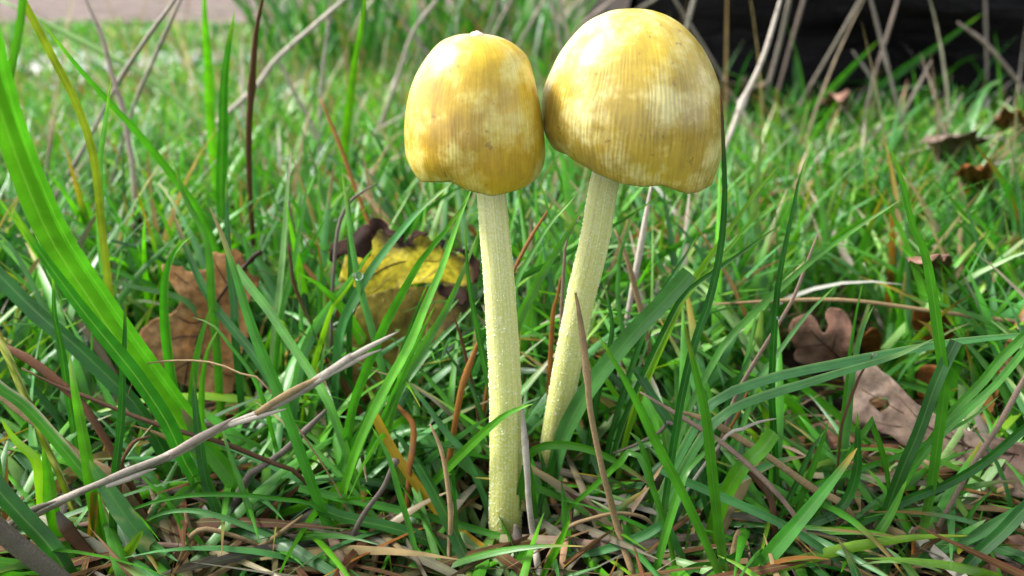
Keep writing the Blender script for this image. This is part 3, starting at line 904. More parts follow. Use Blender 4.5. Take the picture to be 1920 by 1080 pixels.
def stalk(name, pal, wpx, Yb, Yt, pts, label, tip=None, nodes=0, cat='dry stalk', group=None, wprof=None, flat=.8):
    r = random.Random(sum(map(ord, label)))
    P3 = path3d(pts, Yb, Yt)
    n = 24
    P = spline(P3, n)
    R0 = wpx / 2 * depth_of(Vector(P3[len(P3) // 3])) / F
    R, C = [], []
    jit = np.array([r.uniform(.85, 1.15)] * 3)
    nd = [r.uniform(.25, .8) for _ in range(nodes)]
    for i in range(n):
        s = i / (n - 1)
        f = min(1, .35 + s * 4) * (1 + .10 * math.sin(s * 9 + wpx))
        if wprof: f = np.interp(s, wprof[0], wprof[1])
        for q in nd:
            if abs(q - s) < .025: f *= 1.35
        R.append(R0 * f)
    V, Fc, UV = tube_data(P, R, 8, flat=flat, wob=.10)
    for i in range(n):
        s = i / (n - 1)
        c = np.array(PAL[pal]) * jit * (.88 + .24 * r.random())
        if tip and s < .25:
            f = min(1, (.25 - s) / .15); c = c * (1 - f) + np.array(PAL[tip]) * f
        C += [np.clip(c, 0, 1)] * 8
    o = P[-1].copy()
    ob = mesh_obj(name, np.array(V) - o, Fc, M['straw'], uv=[(a, b * 14) for a, b in UV], col=C)
    ob.location = o
    return tag(ob, label, cat, group)

G, S = 'grass_blade', 'dry_stalk'
BLADES = [
 # ---- beside the oak leaf and towards the wide blades
 ('gm', 40, 14.6, 10.0, (-52, 20, -24, 130, 6, 230, 54, 360, 100, 460, 166, 560, 226, 650, 280, 722, 342, 803, 418, 898), 'widest bright green blade slanting down past the oak leaf', dict(roll=8, fold=.2, cut=True)),
 ('g', 24, 14.9, 10.3, (-18, 20, 10, 130, 36, 228, 84, 355, 130, 453, 194, 548, 254, 636, 304, 705, 362, 785, 434, 880), 'mid green blade lying edge to edge with the widest bright one', dict(roll=-22, fold=.2, cut=True)),
 ('gd', 30, 14.0, 10.0, (20, 385, 46, 430, 100, 507, 160, 587, 220, 660, 267, 720, 317, 797, 350, 870, 400, 947, 432, 993), 'dark green blade running just under the widest bright blade', dict(roll=-15)),
 ('ol', 16, 17, 12, (36, -40, 43, 0, 60, 33, 100, 110, 140, 187, 167, 260, 181, 330, 190, 420), 'tall olive blade curving down past two crossed brown stalks', dict(cut=True)),
 ('g', 15, 12, 11, (45, -30, 40, 30, 35, 67, 20, 133, 8, 200, -15, 300), 'green blade with a dark notch standing beside the olive blade', dict(cut=True)),
 ('gl', 17, 19, 15, (208, 150, 197, 233, 187, 300, 187, 360, 190, 460, 200, 527, 228, 600), 'silvery blue green upright blade below the crossed brown stalks', dict()),
 ('g', 17, 20, 16, (75, 35, 133, 110, 200, 187, 250, 240, 300, 300, 350, 365, 385, 420), 'long green blade slanting across the crossed brown stalks', dict()),
 ('g', 18, 16.5, 17, (325, 300, 342, 360, 368, 410, 390, 460, 397, 560, 407, 660, 411, 730), 'tall green blade rising straight up the middle of the oak leaf', dict()),
 ('gd', 17, 16.5, 17.5, (424, 330, 426, 420, 430, 500, 438, 560, 442, 640), 'thin dark blade standing in front of the oak leaf beside the tan tipped one', dict()),
 ('g', 20, 15.5, 15.0, (364, 440, 334, 462, 314, 500, 307, 560, 312, 643, 325, 730, 338, 790), 'green blade with hooked tip in front of the oak leaf', dict(roll=30, fold=.3, edge='+gb')),  # lit edge painted in as a brighter green strip
 ('g', 23, 12.4, 13.6, (392, 386, 413, 433, 437, 500, 460, 577, 483, 643, 513, 715, 547, 803, 577, 887, 633, 1037, 645, 1075), 'long green blade with a tan tip sloping from the oak leaf to the soil', dict(tip='t', roll=12)),
 ('g', 16, 15.0, 15.0, (397, 572, 383, 610, 370, 660, 362, 720, 358, 780), 'short green blade with pointed tip low on the oak leaf', dict()),
 ('g', 13, 14.8, 15, (411, 616, 392, 650, 381, 700, 378, 760), 'short curved blade touching the pointed one low on the oak leaf', dict()),
 ('g', 10, 14.4, 14.6, (362, 595, 400, 610, 433, 650, 467, 693, 490, 740, 505, 790), 'thin arching blade crossing the bottom of the oak leaf', dict()),
 ('g', 19, 14.0, 16.5, (440, 500, 470, 540, 500, 577, 540, 637, 583, 700, 620, 765), 'green blade slanting from the oak leaf stalk to the seed stalk tip', dict(cut=True)),
 ('gd', 19, 15.4, 18, (319, 385, 340, 440, 360, 493, 393, 560, 433, 613, 467, 653, 500, 703, 530, 760), 'dark green blade crossing the oak leaf from its upper lobe', dict()),
 ('gp', 13, 17.5, 18.5, (547, 278, 540, 333, 536, 393, 530, 477, 520, 577, 512, 640), 'pale whitish tipped upright blade beside the orange stalk', dict(tip='w')),
 ('g', 12, 17.5, 18.5, (582, 325, 573, 365, 563, 427, 547, 510, 527, 593), 'green upright blade next to the whitish tipped one', dict()),
 ('g', 12, 17.5, 17.5, (594, 447, 602, 500, 601, 560, 600, 610), 'upright blade with an orange withered tip near the yellow leaf', dict(tip='o')),
 ('gl', 22, 15.5, 17, (700, 465, 668, 510, 640, 547, 600, 600, 575, 650, 560, 700), 'blue green blade leaning towards the yellow leaf from the seed stalk', dict()),
 ('gd', 30, 14.5, 15.5, (-40, 480, 0, 520, 67, 587, 133, 643, 207, 713, 260, 770), 'broad dark blade entering under the widest bright blade', dict(cut=True)),
 ('gd', 15, 14.5, 14.5, (97, 500, 100, 533, 103, 593, 117, 660, 128, 740), 'dark narrow upright blade against the widest bright blade', dict()),
 ('gl', 14, 17, 17.5, (-20, 425, 10, 450, 40, 493, 67, 547, 93, 600, 110, 650), 'grey green arching blade behind the dark narrow one', dict()),
 ('gd', 17, 12.2, 12.6, (234, 560, 234, 627, 230, 693, 227, 787, 217, 880, 212, 960), 'dark green pointed blade standing straight over the widest bright blade', dict()),
 ('gl', 13, 18.5, 18, (157, 493, 200, 523, 250, 537, 320, 553, 360, 575), 'blue green blade lying almost level behind the hooked blade', dict()),
 ('ol', 15, 13.2, 13.5, (-20, 590, 0, 637, 20, 680, 45, 740, 64, 775, 83, 830, 107, 880, 125, 925), 'yellow olive spotted stem among tan sheaths at the seed stalk', dict(cut=True, fold=.5, tip='y', spots=True)),
 ('g', 26, 13.0, 13.0, (-40, 690, 0, 727, 50, 763, 110, 830, 160, 890, 217, 955, 250, 1000), 'green blade with a pale edge diving under the seed stalk', dict(cut=True, edge='+w')),  # pale edge colour paints in the light along that side
 ('gb', 24, 12.6, 13, (131, 665, 138, 720, 150, 787, 163, 860, 172, 930), 'bright green short blade standing behind the seed stalk', dict()),
 ('gl', 38, 11.9, 12.2, (167, 862, 200, 915, 240, 975, 276, 1022, 312, 1082), 'broad blue green blade with pale spots under the seed stalk', dict(spots=True, roll=5, fold=.1)),
 ('g', 10, 12.6, 12.3, (190, 985, 220, 968, 247, 955, 300, 938, 367, 928, 450, 928, 533, 937, 590, 948), 'thin blade arching level over brown litter', dict()),
 ('gl', 12, 12.0, 12.4, (262, 984, 300, 964, 353, 957, 417, 970, 500, 1003, 567, 1037, 630, 1080), 'thin blade arching below another and down to the soil', dict()),
 ('gy', 24, 12.6, 12.5, (2, 786, 15, 806, 33, 830, 67, 863, 78, 920, 84, 990), 'pale yellow green young blade bending behind the seed stalk end', dict()),
 ('gb', 28, 12.2, 12.3, (80, 838, 90, 890, 95, 940, 110, 1000, 140, 1070), 'bright young blade leaning beside the seed stalk end', dict()),
 ('gd', 34, 11.4, 11.6, (-30, 880, 0, 920, 43, 967, 93, 1020, 130, 1078), 'broad dark blade dropping beneath the seed stalk end', dict(cut=True)),
 ('y', 16, 12.4, 12.6, (178, 925, 175, 965, 170, 1010, 166, 1050), 'yellow upright shoot between green blades under the seed stalk', dict(fold=.4, cut=True)),
 ('g', 14, 12.1, 12.3, (184, 925, 196, 985, 206, 1040, 212, 1082), 'narrow green blade next to the yellow shoot', dict()),
 ('gy', 22, 11.9, 11.7, (268, 995, 245, 1028, 222, 1058, 205, 1085), 'light green twisted blade rising over the spotted blade', dict()),
 ('gb', 34, 13.6, 14, (340, 765, 370, 815, 400, 855, 440, 905), 'bright green broad blade under the middle of the seed stalk', dict()),
 ('gd', 20, 12.8, 13.6, (362, 700, 367, 770, 375, 840, 387, 907, 417, 990), 'dark upright blade crossing behind the middle of the seed stalk', dict()),
 ('g', 13, 12.6, 13.2, (415, 800, 430, 850, 450, 905, 470, 965), 'thin green blade just beside the dark one behind the seed stalk', dict()),
 ('g', 14, 15.5, 16, (610, 640, 600, 700, 590, 750, 575, 810), 'green upright blade behind the tip of the seed stalk', dict()),
 # ---- by the yellow leaf and the smaller stem
 ('gy', 12, 15.8, 15.5, (679, 496, 664, 522, 640, 557, 618, 590), 'light green bent blade tip holding a water drop', dict()),
 ('gl', 16, 15.6, 16, (640, 320, 648, 370, 660, 460, 677, 547, 700, 627, 716, 690, 735, 750), 'silvery blue blade leaning in front of the yellow leaf', dict()),
 ('gd', 13, 16.5, 17, (654, 340, 655, 420, 657, 520, 655, 600, 655, 680), 'dark narrow upright blade at the withered edge of the yellow leaf', dict()),
 ('gl', 19, 16.0, 15.5, (852, 338, 820, 365, 783, 397, 740, 447, 700, 500, 660, 567, 638, 620, 630, 690), 'long blue green blade leaning from the seed stalk up to the smaller cap', dict()),
 ('g', 20, 13.6, 11.2, (878, 372, 830, 440, 790, 487, 750, 557, 720, 613, 687, 693, 660, 770), 'blurred green blade leaning across the yellow leaf', dict()),
 ('gb', 20, 13.0, 14.8, (890, 340, 866, 395, 850, 440, 827, 505, 800, 567, 767, 647, 730, 713, 707, 757, 673, 830, 647, 907, 635, 960), 'long bright blade from the smaller cap down across the yellow leaf', dict()),
 ('gd', 11, 14.8, 14.8, (804, 527, 790, 560, 775, 600, 755, 655, 740, 710), 'short dark blade beside the long bright blade on the yellow leaf', dict()),
 ('g', 18, 14.2, 15.2, (895, 440, 868, 510, 840, 573, 800, 643, 763, 703, 738, 760), 'green blade leaning out from behind the smaller stem', dict()),
 ('g', 14, 14.0, 14.6, (816, 572, 790, 625, 760, 690, 730, 760, 700, 830), 'slim mid green blade parallel to the long bright one', dict()),
 ('gd', 14, 14.2, 14.0, (872, 420, 876, 500, 884, 560, 896, 620, 910, 690, 925, 760), 'dark blurred blade standing close against the smaller stem', dict()),
 ('gd', 11, 14.6, 15, (818, 626, 847, 673, 873, 707, 890, 740), 'short dark blade pointing away from the smaller stem', dict()),
 ('gl', 15, 14.4, 15.6, (900, 560, 862, 600, 820, 640, 780, 690, 745, 745), 'blue green blade low behind the smaller stem', dict()),
 ('g', 19, 14.1, 12.5, (999, 757, 975, 765, 940, 783, 890, 827, 840, 877, 800, 920, 770, 955), 'green blade bending across the foot of the smaller stem', dict(roll=20)),
 ('gl', 15, 14.3, 13.9, (920, 780, 873, 810, 827, 843, 787, 880, 750, 916), 'blue green blade lying along the one that crosses the smaller stem', dict()),
 ('g', 11, 15, 15, (709, 785, 760, 795, 840, 812, 905, 830), 'thin green blade lying level behind the crossing blade', dict()),
 ('g', 17, 13.1, 12.9, (560, 915, 640, 934, 707, 947, 807, 970, 907, 997, 988, 1019), 'light green blade lying across the base of the smaller stem', dict(cut=True)),
 ('gd', 26, 12.5, 12.7, (580, 940, 640, 967, 740, 990, 840, 1027, 940, 1076), 'broad dark blade lying on the soil below the smaller stem', dict(cut=True)),
 ('g', 13, 12.0, 12.9, (697, 800, 727, 853, 747, 920, 767, 987, 792, 1082), 'narrow blade bending down beside the tan stalk with a knob', dict()),
 ('g', 20, 13.4, 14.2, (700, 745, 680, 800, 640, 880, 620, 950), 'green blade standing behind the tan stalk with a knob', dict()),
 ('gl', 15, 13.9, 14.4, (762, 710, 800, 760, 840, 815, 870, 850), 'blue green broad blade behind the crossing blade', dict()),
 ('y', 20, 12.6, 14.0, (700, 775, 733, 837, 773, 897, 823, 960, 890, 1017, 965, 1062), 'yellow withered blade sloping down to the base of the smaller stem', dict(mat='dry_blade', cut=True)),
 ('g', 12, 13.3, 13.1, (986, 843, 995, 890, 1001, 940), 'tiny green blade beside the grey straw at the smaller stem', dict()),
 ('g', 24, 12.0, 12.0, (990, 1022, 978, 1050, 960, 1085), 'short green blade at the frayed straw stub', dict()),
 # ---- between the stems and beside the larger stem
 ('g', 15, 15.5, 16, (1081, 366, 1033, 417, 1000, 470, 966, 533, 955, 600), 'green blade slanting between the two stems', dict()),
 ('g', 21, 15.2, 16, (1092, 388, 1057, 450, 1023, 503, 993, 560, 970, 607, 955, 680), 'wider green blade slanting below the first between the two stems', dict()),
 ('gd', 13, 16.5, 16.5, (1238, 362, 1200, 393, 1150, 423, 1083, 463, 1033, 493, 973, 523, 940, 560), 'dark blue green blade passing behind the larger stem', dict()),
 ('gl', 11, 16.5, 16.5, (1205, 372, 1173, 443, 1160, 503, 1160, 577, 1172, 640), 'thin blue green bowed blade beside the larger stem', dict()),
 ('g', 12, 16, 17, (1010, 330, 1030, 400, 1052, 470, 1062, 540, 1060, 620), 'narrow green blade upright between the stems', dict()),
 ('gl', 34, 14.3, 13.6, (1293, 512, 1240, 570, 1195, 615, 1150, 668, 1108, 722, 1076, 775, 1055, 820), 'broad dark blue green blade leaning away from the larger stem', dict(roll=10, cut=True)),
 ('gd', 13, 15, 15.5, (1312, 435, 1280, 487, 1240, 550, 1215, 600), 'dark green blade behind the broad one by the larger stem', dict()),
 ('gd', 14, 14.8, 15.2, (1130, 525, 1142, 570, 1148, 620, 1138, 670, 1125, 720), 'dark green bowed blade touching the larger stem', dict()),
 ('g', 14, 12.3, 13.2, (1030, 1000, 1060, 960, 1110, 915, 1160, 870, 1195, 850), 'green blade lying up to the tan straw behind it', dict()),
 ('g', 18, 13.2, 12.9, (1225, 913, 1173, 877, 1123, 850, 1073, 836, 1023, 836, 995, 850, 985, 880), 'green blade arching over at the foot of the larger stem', dict()),
 ('gd', 24, 14.2, 14.8, (1112, 700, 1085, 760, 1060, 815, 1042, 870, 1030, 930), 'dark blade standing against the foot of the larger stem', dict()),
 ('gd', 12, 13.5, 13.8, (1013, 843, 1022, 900, 1012, 950, 1010, 985), 'short dark split blade at the foot of the larger stem', dict()),
 ('g', 21, 11.6, 11.0, (1120, 625, 1180, 727, 1230, 830, 1280, 925, 1320, 1010, 1355, 1090), 'blurred green blade hanging across beside the tan straw', dict()),
 ('gd', 22, 13.4, 14.5, (1192, 690, 1225, 745, 1260, 800, 1300, 860), 'dark blue green blade under the blurred one', dict(cut=True)),
 ('g', 18, 13.2, 13.6, (1180, 810, 1200, 830, 1215, 880, 1225, 950, 1235, 1010), 'green blade bent double beside the tan straw', dict()),
 ('gl', 20, 12.2, 12.2, (1030, 1030, 1090, 1040, 1160, 1022, 1215, 1000, 1245, 985), 'blue green blade lying curved on the soil', dict()),
 ('gb', 16, 11.9, 11.9, (1068, 975, 1050, 1015, 1030, 1055, 1015, 1085), 'bright small blade beside the weathered straw', dict()),
 # ---- right of the caps
 ('gd', 17, 12.8, 12.9, (1350, 146, 1353, 200, 1357, 290, 1359, 360, 1354, 443, 1343, 510, 1326, 577, 1303, 640, 1285, 710, 1270, 790), 'tall dark blade with a rusty tip touching the larger cap', dict(tip='r', roll=15)),
 ('gd', 14, 13.8, 14, (1526, 270, 1500, 327, 1491, 375, 1477, 437, 1460, 527, 1452, 610, 1447, 720, 1450, 800, 1455, 870), 'tall dark upright blade with sharp tip above the pink oak leaf', dict()),
 ('gy', 15, 14.8, 14.5, (1464, 305, 1440, 333, 1413, 367, 1373, 423, 1313, 507, 1280, 560, 1250, 610), 'pale green blade leaning beside the tall rusty tipped blade', dict()),
 ('gy', 12, 14.5, 14.2, (1446, 386, 1407, 417, 1363, 470, 1300, 540, 1275, 575), 'slender yellow green blade just below the pale one', dict()),
 ('gd', 13, 14.3, 13.9, (1469, 417, 1413, 457, 1357, 497, 1300, 537, 1265, 580), 'dark blade with silvery edge crossing the tall rusty tipped one', dict(edge='+gp')),
 ('g', 15, 13.4, 15.5, (1690, 374, 1613, 423, 1533, 480, 1467, 537, 1407, 593, 1360, 643, 1330, 693, 1295, 760, 1270, 830), 'long green blade sweeping behind the tall dark upright one', dict()),
 ('g', 22, 12.6, 13.4, (1664, 268, 1687, 325, 1710, 420, 1733, 470, 1747, 540, 1757, 613, 1768, 693, 1770, 737, 1760, 813, 1747, 907, 1733, 987, 1726, 1045), 'tall bent green blade standing over the large leaf with a hole', dict(roll=18)),
 ('gl', 21, 13.2, 13.8, (1990, 622, 1920, 628, 1813, 638, 1713, 654, 1580, 680, 1480, 700, 1420, 717, 1350, 745, 1310, 790), 'long level ribbed blade crossing behind the tall bent one', dict(edge='-gp', roll=25)),
 ('gl', 20, 12.9, 13.2, (1752, 634, 1680, 667, 1580, 697, 1513, 718, 1440, 740, 1363, 773, 1310, 830), 'ribbed blade running just below the long level one', dict(edge='-gp', roll=25)),
 ('gl', 15, 14.0, 14.3, (1639, 572, 1620, 610, 1606, 660, 1596, 720, 1590, 790), 'grey green upright blade beside the pink oak leaf', dict()),
 ('g', 9, 14.4, 14.6, (1618, 527, 1605, 590, 1594, 660, 1588, 720), 'very thin green blade touching the grey green upright one', dict()),
 ('gl', 12, 14.3, 14.6, (1567, 535, 1513, 590, 1460, 660, 1423, 715, 1405, 760), 'blue green slanting blade over the pink oak leaf', dict()),
 ('gd', 13, 13.5, 13.8, (1421, 630, 1405, 670, 1380, 720, 1360, 770), 'short dark blade near the foot of the long sweeping one', dict()),
 ('g', 18, 22, 24, (1795, 330, 1810, 393, 1813, 460, 1800, 547, 1790, 620), 'blurred upright green blade behind the tall bent one', dict()),
 ('gd', 10, 19, 20, (1912, 495, 1880, 567, 1863, 613, 1850, 660), 'thin dark blade behind the rust leaf', dict()),
 ('g', 19, 13.4, 13.4, (1960, 590, 1920, 631, 1873, 677, 1843, 715, 1787, 773, 1745, 830, 1700, 890), 'green blade slanting down to the large leaf with a hole', dict(cut=True)),
 ('g', 15, 13.2, 13.2, (1950, 620, 1920, 657, 1870, 718, 1827, 757, 1780, 800, 1725, 860), 'second green blade slanting close under the first by the large leaf', dict(cut=True)),
 ('gd', 25, 12.4, 13.0, (1793, 640, 1757, 715, 1723, 810, 1693, 880, 1653, 987, 1620, 1082), 'thick dark green cut blade crossing behind the tall bent one', dict(cut=True)),
 ('gd', 19, 12.6, 12.8, (1990, 755, 1920, 805, 1847, 867, 1773, 910, 1713, 933, 1613, 980, 1527, 1017, 1470, 1060), 'long dark blade sloping across in front of the large leaf', dict(cut=True)),
 ('g', 12, 13.1, 13.3, (1874, 742, 1827, 780, 1780, 807, 1697, 850, 1613, 880, 1527, 910, 1490, 940), 'narrow green blade with frayed pale tip above the long dark one', dict(tip='gp')),
 ('g', 40, 11.5, 11.9, (1607, 840, 1567, 893, 1507, 967, 1447, 1037, 1410, 1085), 'broad green blade with a yellow tip rising from the foreground', dict(tip='y', roll=5, taper=1.0)),
 ('gl', 19, 11.8, 12.3, (1240, 880, 1280, 900, 1350, 930, 1467, 983, 1553, 1037, 1620, 1085), 'light blue green blade passing behind the yellow tipped one', dict(cut=True)),
 ('gd', 20, 12.7, 13.0, (1608, 774, 1608, 830, 1607, 880, 1590, 933, 1560, 967, 1527, 980, 1490, 1010), 'dark pointed blade curving up from the yellow tipped one', dict()),
 ('g', 23, 11.7, 11.6, (1282, 605, 1305, 700, 1325, 790, 1340, 930, 1360, 1085), 'blurred upright blade with a browned top beside the blunt cut blade', dict(tip='ol')),
 ('gb', 30, 12.8, 12.8, (1450, 810, 1427, 843, 1390, 877, 1357, 933, 1340, 980), 'bright green blunt cut blade near the blurred upright one', dict(cut=True)),
 ('gl', 20, 13.2, 13.3, (1512, 856, 1470, 862, 1430, 877, 1350, 917, 1310, 950), 'blue green blade with tan edge lying behind the blunt cut one', dict(edge='+t')),
 ('gd', 12, 13.0, 13.2, (1547, 806, 1520, 847, 1493, 907, 1467, 960, 1450, 1000), 'thin dark blade leaning beside the yellow tipped one', dict()),
 ('g', 14, 13.1, 13.2, (1554, 788, 1533, 853, 1510, 913, 1490, 970), 'green blade standing behind the thin dark leaning one', dict()),
 ('gl', 24, 12.0, 12.4, (1960, 925, 1907, 957, 1830, 1003, 1773, 1027, 1730, 1052, 1690, 1085), 'ribbed blue green blade rising to the corner over dead leaves', dict()),
 ('g', 18, 12.1, 12.3, (1849, 974, 1793, 1007, 1737, 1040, 1690, 1075), 'shorter green blade below the ribbed one in the corner', dict()),
 ('gd', 27, 11.6, 11.8, (1975, 900, 1920, 955, 1880, 997, 1830, 1043, 1795, 1085), 'thick dark blade in the corner crossing the ribbed one', dict(cut=True)),
 ('g', 9, 12.7, 12.9, (1861, 919, 1830, 950, 1807, 987, 1795, 1020), 'thin short blade with pale tip under the long dark sloping one', dict()),
 ('g', 13, 13.0, 13.1, (1660, 1000, 1668, 960, 1665, 900, 1655, 850, 1637, 800, 1632, 793), 'slim grey green blade with a withered hook over the large leaf', dict()),
 ('g', 18, 12.1, 12.6, (1348, 820, 1320, 850, 1290, 880, 1275, 915), 'curved green blade in front of the blurred upright one', dict()),
 ('g', 16, 11.7, 11.9, (1345, 1055, 1300, 1065, 1262, 1085), 'short green blade low in the foreground by the blurred one', dict()),
 ('g', 20, 12.0, 12.4, (1700, 900, 1672, 960, 1640, 1010, 1600, 1060, 1570, 1090), 'green blade running beside the thick cut blade to the soil', dict()),
 # ---- further back
 ('gd', 18, 48, 46, (1843, 25, 1740, 100, 1653, 160, 1610, 200), 'dark green blade slanting in front of the log', dict()),
 ('g', 16, 47, 45, (1648, 75, 1607, 117, 1540, 185, 1467, 240, 1420, 270), 'green bowed blade slanting between grey stalks by the log', dict()),
 ('gl', 20, 60, 60, (1492, 100, 1496, 153, 1500, 210), 'short broad blue green blade at the foot of the log', dict()),
 ('gy', 10, 40, 40, (1455, 163, 1458, 220, 1462, 280), 'yellow green upright blade near the foot of the log', dict(tip='y')),
 ('gl', 16, 40, 42, (1880, 150, 1850, 165, 1825, 215, 1815, 260), 'blue green blade arching at the foot of the log', dict()),
 ('gb', 20, 30, 26, (383, -40, 384, 30, 388, 90, 392, 150, 395, 220), 'bright blurred upright blade in the far turf', dict()),
 ('gd', 24, 22, 20, (440, 20, 428, 90, 420, 160, 418, 260, 416, 360), 'broad hazy dark blade rising between dark and pale stalks', dict()),
 ('gb', 18, 26, 22, (690, -40, 676, 60, 662, 140, 650, 240, 645, 310), 'tall blurred bright blade between the stalks and the smaller cap', dict()),
 ('gl', 16, 24, 24, (440, 210, 455, 260, 470, 310, 478, 360), 'blue green blurred blade beside the dark brown stalk', dict()),
]
